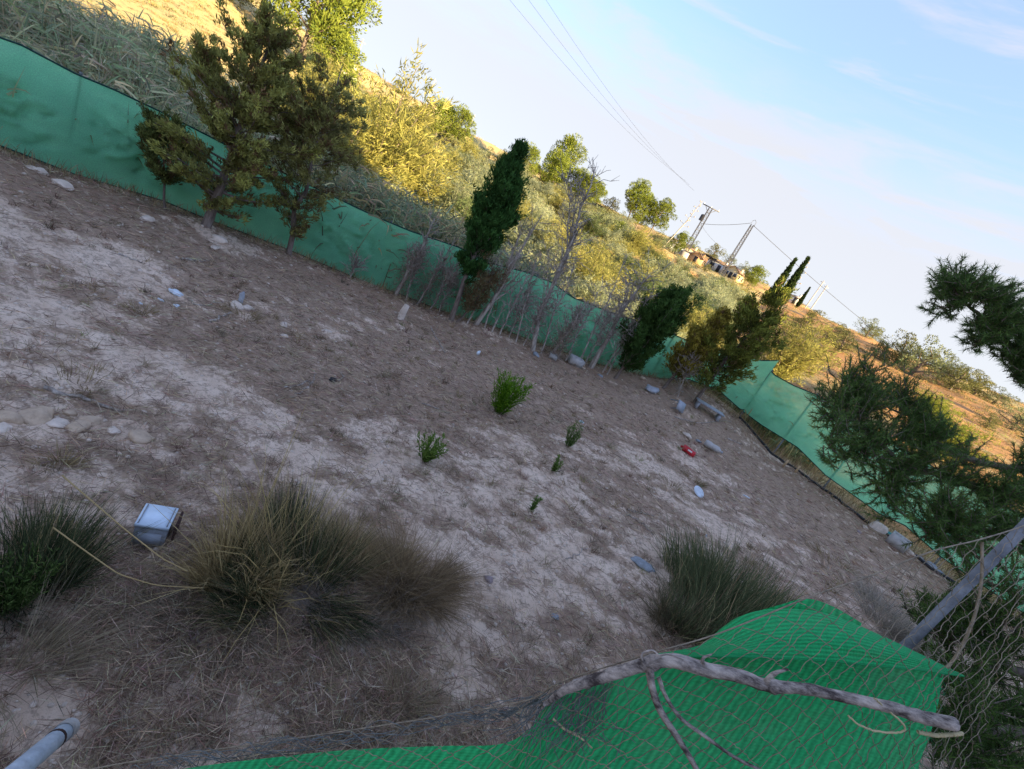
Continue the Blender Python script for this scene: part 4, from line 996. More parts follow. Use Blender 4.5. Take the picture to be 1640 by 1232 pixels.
agave(1075, 372, 1126, 322, 92, "leaning dry agave stalk over the round pine"); agave(1278, 455, 1296, 412, 84, "dry agave stalk beside the two dark far cypresses")
# ------------------------------------------------------------------ litter on the plot (nobody could count it)
import bmesh
def plot_samples(rng, n, want=None, rmin=1.0, gap=.15, azl=(-64, 60), power=1.0):
    az = rng.uniform(math.radians(azl[0]), math.radians(azl[1]), n); rf = RF(az) - gap
    r = rmin * (rf / rmin) ** (rng.random(n) ** power)
    x, y = r * np.sin(az), r * np.cos(az)
    if want is not None:
        k = rng.random(n) < want(x, y); x, y, r = x[k], y[k], r[k]
    return x, y, H(x, y), r
rng = np.random.default_rng(501)
x, y, z, r = plot_samples(rng, 190000, lambda x, y: .04 + .96 * litter(x, y), power=.8)
n = len(x); mb = MB()
a = rng.uniform(0, 6.283, n); tilt = np.abs(rng.normal(0, .22, n))
D = np.stack([np.cos(a), np.sin(a), tilt], 1)
P = np.stack([x, y, z + rng.uniform(.002, .03, n)], 1)
k = rng.random(n)[:, None]
C = np.where(k < .55, vary(rng, (.30, .205, .14), n, .3), np.where(k < .88, vary(rng, (.50, .38, .26), n, .25), vary(rng, (.15, .10, .075), n, .25)))
w = np.clip(.0022 * (1 + r * .28), .002, .008)
mb.leaves(P, D, rng.uniform(.04, .17, n) * (1 + .03 * r), w, rng, C)
o = mb.build("straw_litter", MATS["litter"]); tag(o, "dry straw and twig litter strewn over the plot", "litter", kind="stuff")
# small dry tufts
x, y, z, r = plot_samples(rng, 3400, lambda x, y: .05 + .6 * litter(x, y) * ss(.35, .6, fbm(x * .8, y * .8, 555, 3)), rmin=1.2, power=.75)
n = len(x); m_ = 16; mb = MB()
P = np.repeat(np.stack([x, y, z], 1), m_, 0) + rng.normal(0, .025, (n * m_, 3)) * np.array([1, 1, 0])
D = rng.normal(0, .55, (n * m_, 3)); D[:, 2] = np.abs(D[:, 2]) + .35
sc = np.repeat(rng.uniform(.05, .17, n), m_)
C = np.repeat(np.where(rng.random((n, 1)) < .75, vary(rng, (.25, .18, .12), n, .25), vary(rng, (.33, .26, .14), n, .2)), m_, 0)
mb.needles(P, D, sc * rng.uniform(.5, 1.1, n * m_), .0035 + .0006 * np.repeat(r, m_), rng, C * np.clip(rng.normal(1, .2, (n * m_, 1)), .5, 1.5))
o = mb.build("dry_grass", MATS["dry_straw"]); tag(o, "short dry grass tufts over the brown parts of the plot", "grass", kind="stuff")
# clods and pebbles
def ico(sub, seed, rough=.25, squash=(1, 1, .7)):
    bm = bmesh.new(); bmesh.ops.create_icosphere(bm, subdivisions=sub, radius=1.0); rg = np.random.default_rng(seed)
    V = np.array([v.co[:] for v in bm.verts]); F = np.array([[v.index for v in f.verts] for f in bm.faces]); bm.free()
    pl = unit(rg.normal(0, 1, (13, 3))); d = rg.uniform(.5, .9, 13)
    for q, dd in zip(pl, d):                                   # chip flat facets off
        e = V @ q - dd; V = V - np.where(e > 0, e, 0)[:, None] * q[None] * .85
    V = V * (1 + rough * (rg.random((len(V), 1)) - .5) * .5) * np.array(squash)
    return V, F
mat_plain("pebble", (.62, .50, .40), .95, .35, 20, .4)
mat_plain("tan_stone", (.50, .37, .26), .95, .35, 9, .5); mat_plain("white_stone", (.64, .52, .42), .95, .3, 9, .5); mat_plain("grey_stone", (.30, .32, .34), .9, .4, 14, .5); mat_plain("mauve_stone", (.33, .26, .26), .9, .3, 14, .4)
protos = [ico(1, 600 + i, .3) for i in range(5)]; mb = MB()
x, y, z, r = plot_samples(rng, 14000, lambda x, y: .5 + .5 * (1 - litter(x, y)), rmin=1.1, power=.75)
for i in range(len(x)):
    V, F = protos[i % 5]; s = .0045 * (1 - rng.random()) ** -.55 * (1 + .09 * r[i]); s = min(s, .016 + .002 * r[i]); a = rng.uniform(0, 6.28); R_ = np.array([[math.cos(a), math.sin(a), 0], [-math.sin(a), math.cos(a), 0], [0, 0, 1]])
    mb.add(V @ R_ * s + np.array([x[i], y[i], z[i] + s * .2]), F)
o = mb.build("gravel", MATS["pebble"]); tag(o, "pale pebbles and clods scattered on the clay", "gravel", kind="stuff")
# golden dry grass along the foot of both nets
mb = MB(); P_, L_ = [], []
for plan, nn, off, lo, hi in ((SIDE, 3000, (-.25, .9), .12, .4), (BACK, 6200, (-.6, .5), .06, .28)):
    xy, s = resample(plan, .05); i = rng.integers(0, len(xy), nn); d = unit(xy[i]); q = xy[i] + d * rng.uniform(off[0], off[1], (nn, 1))
    P_.append(np.stack([q[:, 0], q[:, 1], H(q[:, 0], q[:, 1]) - .02], 1)); L_.append(rng.uniform(lo, hi, nn))
P = np.concatenate(P_); L = np.concatenate(L_); n = len(P); D = rng.normal(0, .3, (n, 3)); D[:, 2] = 1
mb.blades(P, D, L, .009, rng.normal(0, .25, (n, 3)) * np.array([1, 1, .3]), rng, vary(rng, (.34, .245, .13), n, .35))
o = mb.build("dry_grass", MATS["dry_straw"]); tag(o, "golden dry grass along the foot of the green nets", "grass", kind="stuff")

# ------------------------------------------------------------------ plants on the plot
def tuft(name, px, py, label, cat, n, h, spread, lean, c1, c2, wid, mat, seed, group=None, bend=.25, dry=0.0, flat=1.0, rz=0.0):
    """clump of upright blades from one foot"""
    g = GF(px, py); rg = np.random.default_rng(seed); mb = MB()
    a = rg.uniform(0, 6.283, n); rr = np.sqrt(rg.random(n))
    P = np.stack([np.cos(a) * rr * spread, np.sin(a) * rr * spread * flat, np.zeros(n)], 1)
    ns = 11; sc_ = rg.uniform(-1, 1, (ns, 2)) * spread * .85 * np.array([1, flat]); si = rg.integers(0, ns, n)     # several crowns of unequal height and lean
    P[:, :2] = P[:, :2] * .35 + sc_[si]; sh = rg.uniform(.55, 1.15, ns)[si]; sl_ = rg.normal(0, .22, (ns, 2))[si]
    a = np.arctan2(P[:, 1], P[:, 0]); rr = np.minimum(1, np.hypot(P[:, 0], P[:, 1] / flat) / spread)
    P[:, 2] = H(P[:, 0] + g[0], P[:, 1] + g[1]) - g[2] - .015
    D = np.stack([np.cos(a) * rr * lean + rg.normal(0, .12, n), np.sin(a) * rr * lean * flat + rg.normal(0, .12, n), np.ones(n)], 1); D[:, :2] += sl_ + rg.normal(0, .14, (n, 2))
    kink = rg.random(n) < .16; D[kink] += rg.normal(0, .7, (kink.sum(), 3)) * np.array([1, 1, .3])          # broken and fallen blades
    hh = h * rg.uniform(.35, 1.12, n) * sh * (1 - .22 * rr ** 2)
    k = rg.random((n, 1)); C = np.array(c1) * (1 - k) + np.array(c2) * k
    if name == 'dry_shrub': D += rg.normal(0, .38, (n, 3)) * np.array([1, 1, .5]); D[:, 2] = np.maximum(D[:, 2], .12)
    if dry: C = np.where(rg.random((n, 1)) < dry, vary(rg, (.36, .28, .15), n), C)
    B = np.stack([np.cos(a) * bend * rr, np.sin(a) * bend * rr, -.25 * bend * rr], 1) + rg.normal(0, .10 + .25 * (name == 'dry_shrub'), (n, 3))
    mb.blades(P, D, hh, wid, B, rg, C * np.clip(rg.normal(1, .18, (n, 1)), .5, 1.6))
    o = mb.build(name, MATS[mat], loc=g); return tag(o, label, cat, group)
RUSH1, RUSH2 = (.035, .05, .025), (.11, .13, .06)
tuft("rush_clump", 48, 935, "dark green rush clump at the left edge, beside the white box", "rush", 3800, .50, .30, .45, RUSH1, RUSH2, .004, "weed_leaf", 701, "dark rush clumps on the plot", dry=.16)
tuft("rush_clump", 490, 935, "dark green rush clump in the foreground, wrapped in dry grass", "rush", 5200, .46, .42, .55, RUSH1, RUSH2, .0042, "weed_leaf", 702, "dark rush clumps on the plot", dry=.34, bend=.4)
tuft("rush_clump", 1205, 1010, "broad green rush clump behind the folded near net", "rush", 8000, .78, 1.15, .32, (.06, .08, .04), (.16, .18, .085), .006, "weed_leaf", 703, "dark rush clumps on the plot", dry=.14, flat=.6)
tuft("dry_grass_clump", 385, 915, "tall straw-coloured grass clump right of the white box", "grass", 1500, .60, .24, .12, (.34, .245, .12), (.56, .43, .21), .0048, "dry_straw", 704, "dry grass clumps", bend=.3)
tuft("dry_grass_clump", 445, 900, "sparse tall golden grass stalks rising over the foreground rush", "grass", 130, 1.05, .30, .22, (.46, .34, .14), (.60, .46, .21), .0055, "dry_straw", 705, "dry grass clumps", bend=.3)
tuft("dry_shrub", 655, 935, "round brown dry bush at the right of the foreground rush", "shrub", 3600, .44, .26, .8, (.17, .12, .075), (.32, .23, .13), .003, "dry_straw", 706, bend=.5)
tuft("dry_grass_clump", 560, 915, "ragged straw grass filling the gap between the foreground rush and the brown bush", "grass", 1300, .44, .30, .35, (.30, .22, .12), (.50, .385, .20), .0042, "dry_straw", 713, "dry grass clumps", bend=.45)
tuft("dry_shrub", 560, 985, "flattened grey dry twigs in front of the foreground rush", "shrub", 1300, .26, .34, 1.6, (.16, .13, .11), (.34, .29, .24), .003, "dry_straw", 707, bend=.6, flat=.5)
tuft("dry_shrub", 330, 975, "trampled dry grass below the white box", "grass", 900, .26, .26, 1.7, (.16, .13, .10), (.33, .27, .18), .003, "dry_straw", 708, bend=.6)
tuft("dry_shrub", 1090, 1000, "dull brown dry bush left of the broad rush clump", "shrub", 1800, .42, .32, .7, (.10, .085, .055), (.22, .175, .10), .004, "dry_straw", 709, bend=.4)
tuft("dry_grass_clump", 10, 1075, "dry grass leaning in from the lower left edge", "grass", 520, .40, .2, 1.0, (.20, .16, .11), (.36, .29, .18), .003, "dry_straw", 710, "dry grass clumps", bend=.8)
tuft("dry_grass_clump", 1420, 1000, "grey brown dry bush behind the wire mesh by the grey post", "grass", 2600, .45, .55, 1.0, (.22, .19, .15), (.38, .33, .26), .004, "dry_straw", 711, "dry grass clumps", bend=.6)
tuft("dry_grass_clump", 640, 1130, "thin dry weed in front of the crushed wire mesh", "grass", 260, .28, .12, 1.0, (.24, .18, .11), (.36, .28, .17), .003, "dry_straw", 712, "dry grass clumps", bend=.5)
for k, (px, py, h, sp, lb) in enumerate([(225, 500, .22, .12, "small tan tuft beside the white litter on the left"), (135, 610, .25, .2, "low tan tuft on the pale clay at the left"), (395, 505, .3, .2, "tan tuft beside the pale rubble left of centre"), (95, 745, .2, .1, "brown tuft among the stones at the left"), (1080, 780, .25, .2, "olive tuft left of the white oval lid"), (1340, 905, .35, .3, "olive weed left of the fence rubble"), (1110, 770, .22, .18, "olive tuft above the white oval lid")]):
    tuft("dry_grass_clump", px, py, lb, "grass", 190, h * .8, sp, .9, (.20, .15, .08), (.34, .26, .13), .005, "dry_straw", 730 + k, "dry grass clumps", bend=.4)
def weed(px, py, h, w, n, label, seed, c1, c2, L=.05, W=.012):
    """leafy green plant: stems with leaves up their length"""
    g = GF(px, py); rg = np.random.default_rng(seed); r = thing("green_weed", g, label, "plant", "green weeds on the plot"); st, lf = MB(), MB()
    for k in range(n):
        a = rg.uniform(0, 6.283); e = np.array([math.cos(a) * w * rg.uniform(.2, 1), math.sin(a) * w * rg.uniform(.2, 1), h * rg.uniform(.6, 1.05)])
        p = wob(rg, np.array([e[0] * .15, e[1] * .15, -.02]), e, 6, .05); st.tube(p, np.linspace(.005, .002, 6), 3, C=tuple(.8 * v for v in c1), cap=False)
        m_ = 34; u = rg.uniform(.12, 1, m_); Q = np.stack([np.interp(u, np.linspace(0, 1, 6), p[:, c]) for c in range(3)], 1)
        D = rg.normal(0, .6, (m_, 3)) + unit(e) * .9; kk = rg.random((m_, 1)); lf.leaves(Q, D, L * rg.uniform(.6, 1.3, m_), W, rg, (np.array(c1) * (1 - kk) + np.array(c2) * kk))
    st.build("stems", MATS["weed_leaf"], r); lf.build("leaves", MATS["weed_leaf"], r)
GR1, GR2 = (.075, .18, .012), (.19, .36, .025)
weed(797, 662, .66, .34, 60, "bright green bushy weed in the middle of the plot", 801, GR1, GR2, .085, .014)
weed(680, 738, .34, .22, 26, "small leafy green weed on the pale clay left of centre", 802, (.09, .16, .03), (.20, .29, .06), .05, .014)
weed(908, 716, .40, .14, 16, "thin green weed right of the bright bushy one", 803, (.09, .14, .04), (.17, .25, .07), .06, .012)
weed(885, 754, .22, .09, 12, "small green sprig below the thin weed", 804, (.10, .17, .04), (.20, .28, .07), .045, .012)
weed(850, 818, .20, .05, 7, "tiny upright green sprig on the pale clay", 805, (.08, .15, .03), (.16, .26, .06), .045, .01)
weed(10, 975, .34, .20, 46, "light green feathery weed at the left edge before the rush", 806, (.07, .12, .03), (.15, .21, .06), .03, .006)
# bent straw stalks lying across the box and the clay
def stalk(pts, label, rad=.004, mat="dry_straw", name="straw_stalk", group="long bent straw stalks"):
    P = np.array([PT(*p) for p in pts]); u = np.linspace(0, 1, 26); s = np.linspace(0, 1, len(P)); Q = np.stack([np.interp(u, s, P[:, c]) for c in range(3)], 1)
    Q = np.concatenate([Q[:1], (Q[:-2] + Q[1:-1] * 2 + Q[2:]) / 4, Q[-1:]]); mb = MB(); mb.tube(Q - Q[0], np.linspace(rad, rad * .5, len(Q)), 6, C=(.44, .32, .15))
    o = mb.build(name, MATS[mat], loc=Q[0]); tag(o, label, "stalk", group)
stalk([(100, 762, 2.55), (150, 805, 2.5), (200, 848, 2.42), (260, 895, 2.35), (300, 915, 2.32)], "straw stalk crossing in front of the white box", .0045)
stalk([(85, 845, 2.35), (140, 885, 2.3), (190, 920, 2.27), (250, 938, 2.3), (325, 942, 2.35)], "long straw stalk lying below the white box")

# ------------------------------------------------------------------ stones, sticks and rubbish
mat_plain("white_plastic", (.62, .68, .74), .4, .2, 12, .05, spec=.4); mat_plain("grey_plastic", (.36, .38, .42), .5, .25, 12, .08); mat_plain("red_plastic", (.52, .02, .03), .4, .3, 14, .05, spec=.4); mat_plain("black_plastic", (.02, .02, .022), .5, .3, 20, .1)
mat_plain("grey_panel", (.30, .32, .36), .6, .5, 9, .1, mottle=(.15, .14, .13)); mat_plain("concrete", (.46, .44, .42), .9, .25, 12, .4); mat_plain("pale_wood", (.52, .36, .20), .8, .3, 12, .2); mat_plain("white_label", (.78, .76, .74), .5, .1, 12, .0); mat_plain("teal_cloth", (.03, .28, .25), .8, .3, 12, .1); mat_plain("brown_rust", (.06, .03, .025), .9, .5, 25, .4); mat_plain("box_top", (.62, .72, .82), .4, .12, 10, .05, spec=.4)
def stone(px, py, s, mat, label, seed, sq=(1.2, .9, .6), group="loose stones on the plot", name="stone"):
    g = GF(px, py, .05); V, F = ico(3, seed, .12, sq); a = seed * 1.7; R_ = np.array([[math.cos(a), math.sin(a), 0], [-math.sin(a), math.cos(a), 0], [0, 0, 1]])
    V = V @ R_; V = V * (1 + .34 * (fbm(V[:, 0] * 3 + seed, V[:, 1] * 3 + V[:, 2] * 2, seed, 3)[:, None] - .5))
    o = link(name, new_mesh(name, V * s * .82, [F], None, False), MATS[mat], None, g + np.array([0, 0, s * sq[2] * .18])); return tag(o, label, "stone", group)
for k, (px, py, s, mt, lb) in enumerate([
    (12, 672, .11, "tan_stone", "stone at the left end of the pale stone row"), (58, 672, .14, "tan_stone", "large tan stone in the pale stone row, second from its left end"), (92, 681, .085, "white_stone", "white stone beside the large tan one in the stone row"), (125, 687, .10, "tan_stone", "flat stone in the middle of the pale stone row"), (146, 678, .09, "tan_stone", "upright tan stone near the right end of the stone row"),
    (183, 692, .06, "white_stone", "small pale stone between the stone row and the lone tan stone"), (225, 703, .11, "tan_stone", "lone tan stone right of the pale stone row"), (5, 690, .08, "white_stone", "pale stone at the very left edge under the stone row"), (135, 702, .06, "tan_stone", "small reddish stone below the stone row"), (110, 662, .06, "tan_stone", "small stone above the white one in the stone row"),
    (62, 276, .16, "white_stone", "pale boulder under the left net, left one"), (100, 298, .16, "white_stone", "pale boulder under the left net, right one"), (235, 353, .14, "white_stone", "white rubble lump left of the largest cypress"), (350, 385, .16, "white_stone", "white rubble lump at the foot of the largest cypress, upper one"), (343, 398, .12, "white_stone", "white rubble lump at the foot of the largest cypress, lower one"),
    (523, 533, .10, "white_stone", "white clod on the brown ground left of centre, lower one"), (455, 522, .09, "white_stone", "white clod on the brown ground, left one of a pair"), (455, 540, .07, "white_stone", "small white clod under a larger one left of centre"), (380, 492, .14, "white_stone", "pale rubble heap beside the bent stick"), (395, 495, .10, "white_stone", "small pale lump right of the rubble heap by the bent stick"),
    (783, 928, .055, "mauve_stone", "smooth mauve stone in the foreground right of the dry bush"), (888, 988, .05, "grey_stone", "bluish white stone in the foreground litter"), (838, 1008, .025, "white_stone", "small white stone in the foreground left of the bluish one"),
    (1385, 846, .10, "white_stone", "white stone at the fence foot left of the grey block"), (1375, 852, .07, "mauve_stone", "pinkish stone at the fence foot"), (1455, 885, .14, "white_stone", "pale rock at the fence foot right of the grey block"), (1472, 893, .12, "grey_stone", "grey rock at the fence foot right of the pale one"), (1492, 903, .17, "grey_stone", "bluish rubble lump at the right end of the fence rubble"), (1510, 912, .14, "grey_stone", "last bluish rubble lump before the grey post"),
    (1100, 700, .16, "white_stone", "pale rubble above the red container, left lump"), (1118, 708, .10, "grey_stone", "grey rubble lump between the pale rubble and the jug"), (858, 570, .14, "grey_stone", "grey lump at the foot of the tallest dead tree"), (1028, 607, .14, "tan_stone", "tan stone under the flame-shaped cypress"), (960, 602, .10, "grey_stone", "small grey stone right of the concrete block")]):
    stone(px, py, s, mt, lb, 900 + k)
stone(1028, 905, .19, "grey_stone", "flat blue grey slab in the right foreground", 950, (1.0, .75, .28))
def upright(px, py): # upright pale broken post
    g = GF(px, py); mb = MB(); mb.tube([(0, 0, -.05), (.0, .0, .18), (.02, 0, .33)], [.075, .07, .055], 7); o = mb.build("broken_post", MATS["white_stone"], loc=g); tag(o, "short pale broken post standing left of the tall dark cypress", "post")
upright(641, 512)
def crumple(name, px, py, s, mat, label, seed, sq=(1, .8, .5), cat="litter", group="plastic litter on the ground"):
    g = GF(px, py, .05); V, F = ico(3, seed, .0, (1, 1, 1)); rg = np.random.default_rng(seed)
    V = V * (.6 + .8 * fbm(V[:, 0] * 2.3 + seed, V[:, 1] * 2.3 + V[:, 2] * 1.9, seed, 3)[:, None]) * np.array(sq) * s
    o = link(name, new_mesh(name, V, [F], None, False), MATS[mat], None, g + np.array([0, 0, s * sq[2] * .5])); tag(o, label, cat, group)
crumple("plastic_bag", 281, 472, .10, "white_plastic", "crumpled white bag, largest of the white litter on the left", 31); crumple("plastic_scrap", 283, 491, .045, "white_plastic", "small white scrap just below the crumpled white bag", 32, (1, .7, .4)); crumple("plastic_scrap", 258, 482, .045, "white_plastic", "white scrap left of the crumpled bag", 33, (1.2, .6, .3)); crumple("plastic_scrap", 225, 487, .03, "white_plastic", "tiny white scrap at the left of the white litter", 34, (1.2, .6, .5)); crumple("plastic_scrap", 223, 434, .04, "white_stone", "pale scrap above the white litter on the left", 35)
crumple("plastic_scrap", 765, 568, .06, "white_plastic", "white scrap in front of the dead trees", 36, (.7, .7, 1.0)); crumple("plastic_scrap", 931, 677, .045, "white_plastic", "white scrap beside the thin green weed", 37, (1.2, .7, .6)); crumple("plastic_scrap", 1130, 860, .035, "white_plastic", "white scrap above the broad rush clump", 38, (.7, .7, .8)); crumple("plastic_scrap", 1165, 782, .04, "white_stone", "pale scrap right of the white oval lid", 39, (1.6, .5, .4)); crumple("plastic_scrap", 1195, 796, .06, "white_plastic", "thin white strip right of the white oval lid", 40, (1.8, .4, .3))
crumple("rubbish", 533, 610, .06, "black_plastic", "small black rubbish lump beside thin pale sticks", 41)
crumple("plastic_sheet", 1040, 628, .19, "grey_plastic", "crumpled grey white plastic sheet under the flame-shaped cypress", 43, (1.1, .7, .7)); crumple("plastic_bag", 385, 484, .09, "grey_plastic", "greyish bag upright in the pale rubble heap", 44, (.5, .5, 1.2))
# red container and pale jug
g = GF(1101, 727); r = thing("red_container", g + np.array([0, 0, .06]), "crushed red plastic container with a white mark, right part of the plot", "container"); r.rotation_euler = (0, 0, -.5)
q = MB(); q.tube([(-.14, 0, 0), (-.13, 0, .0), (-.03, .0, .012), (.05, 0, -.01), (.12, 0, 0), (.13, 0, 0)], [.03, .075, .062, .07, .065, .03], 12); q.build("body", MATS["red_plastic"], r, True)
q = MB(); q.box((.02, -.066, .03), (.09, .008, .03)); q.build("white_mark", MATS["white_label"], r); q = MB(); q.tube([(-.19, 0, 0), (-.135, 0, 0)], [.022, .026], 10); q.build("cap", MATS["red_plastic"], r)
g = GF(1138, 722); r = thing("plastic_jug", g + np.array([0, 0, .1]), "pale grey plastic jug lying right of the red container", "jug"); r.rotation_euler = (0, 0, -.35)
q = MB(); r.scale = (.75, .75, .75); q.tube([(-.26, 0, 0), (-.25, 0, 0), (-.1, 0, .0), (-.06, 0, 0), (.14, 0, 0), (.2, 0, 0), (.25, 0, 0)], [.05, .10, .105, .09, .10, .06, .03], 14); q.build("body", MATS["concrete"], r, True)
q = MB(); q.tube([(.25, 0, 0), (.30, 0, 0)], [.034, .034], 12); q.build("cap", MATS["grey_plastic"], r)
# white oval lid
g = GF(1115, 793); r = thing("oval_lid", g + np.array([0, 0, .07]), "white oval plastic lid tilted on the clay", "lid"); r.rotation_euler = (.75, .35, 0)
th = np.linspace(0, 6.2832, 25)[:-1]; ring = lambda a, b, z: np.stack([a * np.cos(th), b * np.sin(th), np.full(24, z)], 1)
q = MB(); V = np.concatenate([ring(.105, .075, 0), ring(.11, .08, .012), ring(.09, .062, .02), ring(.085, .058, .014)]); i = np.arange(24)[:, None]; i2 = (i + 1) % 24
q.add(V, np.concatenate([np.concatenate([i + 24 * k, i2 + 24 * k, i2 + 24 * (k + 1), i + 24 * (k + 1)], 1) for k in range(3)])); q.add(ring(.085, .058, .014), [(0, k, k + 1) for k in range(1, 23)]); q.add(ring(.105, .075, 0), [(0, k + 1, k) for k in range(1, 23)]); q.build("panel", MATS["white_plastic"], r)
q = MB(); q.tube(np.concatenate([ring(.108, .078, .008), ring(.108, .078, .008)[:1]]), .006, 6); q.build("rim", MATS["white_plastic"], r, True)
# white box in the foreground
g = GF(243, 858); r = thing("white_box", g + np.array([0, 0, -.01]), "white metal box with a grey front, standing in dry grass at the left", "box"); r.rotation_euler = (0, 0, math.radians(27))
q = MB(); q.box((0, 0, .075), (.165, .175, .15)); q.build("body", MATS["grey_panel"], r)  # body mottled grey, lid a much paler blue
q = MB(); q.box((0, 0, .162), (.175, .185, .022)); lid = q.build("lid", MATS["box_top"], r)
for sx in (-1, 1): q = MB(); q.box((sx * .074, 0, .1748), (.006, .17, .003)); q.build("seam", MATS["grey_panel"], lid)
q = MB(); q.box((.115, .02, .075), (.012, .15, .15)); q.build("side_flap", MATS["brown_rust"], r)
q = MB(); q.box((0, -.0905, .065), (.12, .006, .09)); q.build("front_panel", MATS["grey_plastic"], r)
# concrete blocks
def block(px, py, d, yaw, mat, label, lift=0.0):
    g = GF(px, py, .1); r = thing("concrete_block", g + np.array([0, 0, lift]), label, "block", "blocks at the foot of the nets"); r.rotation_euler = (.08, .05, yaw); w, dp, h = d
    q = MB(); t_ = dp * .22
    q.box((0, -dp / 2 + t_ / 2, h / 2), (w, t_, h)); q.box((0, dp / 2 - t_ / 2, h / 2), (w, t_, h))
    for sx in (-1, 0, 1): q.box((sx * (w / 2 - w * .07) , 0, h / 2), (w * .14, dp - 2 * t_ + .004, h - .004))
    q.build("shell", MATS[mat], r)
    q = MB(); q.box((0, 0, .01), (w * .8, dp * .6, .02)); q.build("core_floor", MATS["concrete"], r)
block(919, 584, (.36, .2, .2), .3, "concrete", "pale hollow concrete block at the foot of the leaning dead tree"); block(1433, 874, (.36, .3, .24), -.7, "concrete", "pale square block at the foot of the right net"); block(884, 574, (.2, .18, .12), .1, "concrete", "half buried concrete piece left of the pale hollow block")
# grey stool and board under the trees
g = GF(1076, 650); r = thing("stool", g, "overturned grey plastic stool under the yellowing cypress", "stool"); r.rotation_euler = (1.1, .2, .4)
r.scale = (.8, .8, .8); q = MB(); q.box((0, 0, .36), (.30, .30, .035)); q.build("seat", MATS["grey_plastic"], r)
for sx in (-1, 1):
    for sy in (-1, 1): q = MB(); q.tube([(sx * .12, sy * .12, .345), (sx * .15, sy * .15, 0)], [.022, .017], 6); q.build("leg", MATS["grey_plastic"], r)
g = GF(1130, 662); r = thing("wooden_bench", g, "low grey board on supports under the last cypress of the row", "bench"); r.rotation_euler = (0, .05, -.15)
for k in range(2): q = MB(); q.box((0, -.09 + .18 * k, .2), (.75, .165, .035)); q.build("plank", MATS["grey_plastic"], r)
for sx in (-1, 1): q = MB(); q.box((sx * .3, 0, .09), (.06, .3, .185)); q.build("leg", MATS["grey_plastic"], r)
# round white basin lid and teal cloth at the fence foot
g = GF(1408, 846, .1); r = thing("basin", g, "white upturned basin at the fence foot above the grey block", "basin"); q = MB(); q.tube([(0, 0, 0), (0, 0, .1), (0, 0, .16), (0, 0, .175)], [.19, .165, .13, .04], 18); q.build("bowl", MATS["white_stone"], r, True); q = MB(); q.tube([(0, 0, .0), (0, 0, .018)], .2, 18); q.build("rim", MATS["white_stone"], r)
crumple("cloth_scrap", 1421, 853, .15, "teal_cloth", "teal cloth scrap beside the upturned basin", 46, (1.2, .7, .4), "cloth", None)
# black irrigation hose at the foot of the right net, with a wooden peg
xy, s = resample(SIDE, .12); rg = np.random.default_rng(5); xy = xy - unit(xy) * (.16 + .05 * np.sin(s * 1.3))[:, None]; P = np.stack([xy[:, 0], xy[:, 1], H(xy[:, 0], xy[:, 1]) + .03], 1)
q = MB(); q.tube(P - P[0], .032, 7); o = q.build("irrigation_hose", MATS["black_plastic"], None, True, loc=P[0]); tag(o, "black irrigation hose lying along the foot of the right net", "hose")
for px, py, lb in ((1273, 757, "small orange wooden peg by the black hose, right one"), (1254, 748, "short pale peg by the black hose, left one")):
    g = GF(px, py, .25); q = MB(); q.box((0, 0, .09), (.04, .035, .24)); o = q.build("wooden_peg", MATS["pale_wood"], loc=g); tag(o, lb, "peg")
# sticks
def stick(pix, rad, label, mat="dead_bark", lift=.012):
    P = np.array([GF(*p, .05) for p in pix]); 
    u = np.linspace(0, 1, 14); s = np.linspace(0, 1, len(P)); Q = np.stack([np.interp(u, s, P[:, c]) for c in range(3)], 1); Q[:, 2] = H(Q[:, 0], Q[:, 1]) + lift
    rg = np.random.default_rng(int(P[0, 0] * 100) % 9999 + 9); Q[1:-1] += rg.normal(0, .012, (12, 3)) * np.array([1, 1, .3])
    q = MB(); q.tube(Q - Q[0], np.linspace(rad, rad * .5, 14), 5); o = q.build("stick", MATS[mat], None, True, loc=Q[0]); tag(o, label, "stick", "dry sticks on the ground")
stick([(290, 417), (335, 418)], .02, "pale straight stick in front of the largest cypress"); stick([(300, 478), (312, 490), (355, 486)], .014, "bent stick right of the crumpled white bag"); stick([(337, 518), (370, 501)], .018, "straight stick below the pale rubble heap"); stick([(450, 625), (504, 612), (503, 595)], .011, "thin angled stick right of the brown patch"); stick([(466, 638), (503, 614)], .01, "thin stick joining the angled one"); stick([(541, 612), (547, 605), (548, 596)], .010, "tiny pale stick beside the black lump"); stick([(690, 525), (705, 555), (712, 567)], .016, "crooked stick at the foot of the dead trees"); stick([(675, 648), (720, 663)], .012, "dark stick left of the bright weed")
stick([(822, 640), (850, 655)], .01, "thin stick under the bright weed"); stick([(1003, 826), (1025, 838), (1042, 856)], .014, "black bent pipe on the grey clay", "black_bark") if False else None
stick([(1005, 818), (1047, 828)], .012, "dark twig above the blue grey slab, upper one"); stick([(1003, 826), (1030, 840), (1045, 858)], .012, "dark bent twig above the blue grey slab, lower one"); stick([(1165, 703), (1188, 713)], .02, "dark stick near the net corner"); stick([(1080, 668), (1120, 678), (1170, 676)], .016, "long dark stick before the last cypress"); stick([(905, 897), (940, 880)], .008, "straw-coloured twig in the right foreground"); stick([(300, 1022), (340, 1042)], .006, "grey twig in the near left foreground"); stick([(495, 1090), (535, 1125)], .006, "brown twig near the white crust at the bottom"); stick([(70, 622), (130, 640), (200, 660)], .02, "weathered grey pole lying on the clay above the stone row"); stick([(190, 408), (228, 422)], .016, "dark stick on the upper left clay")
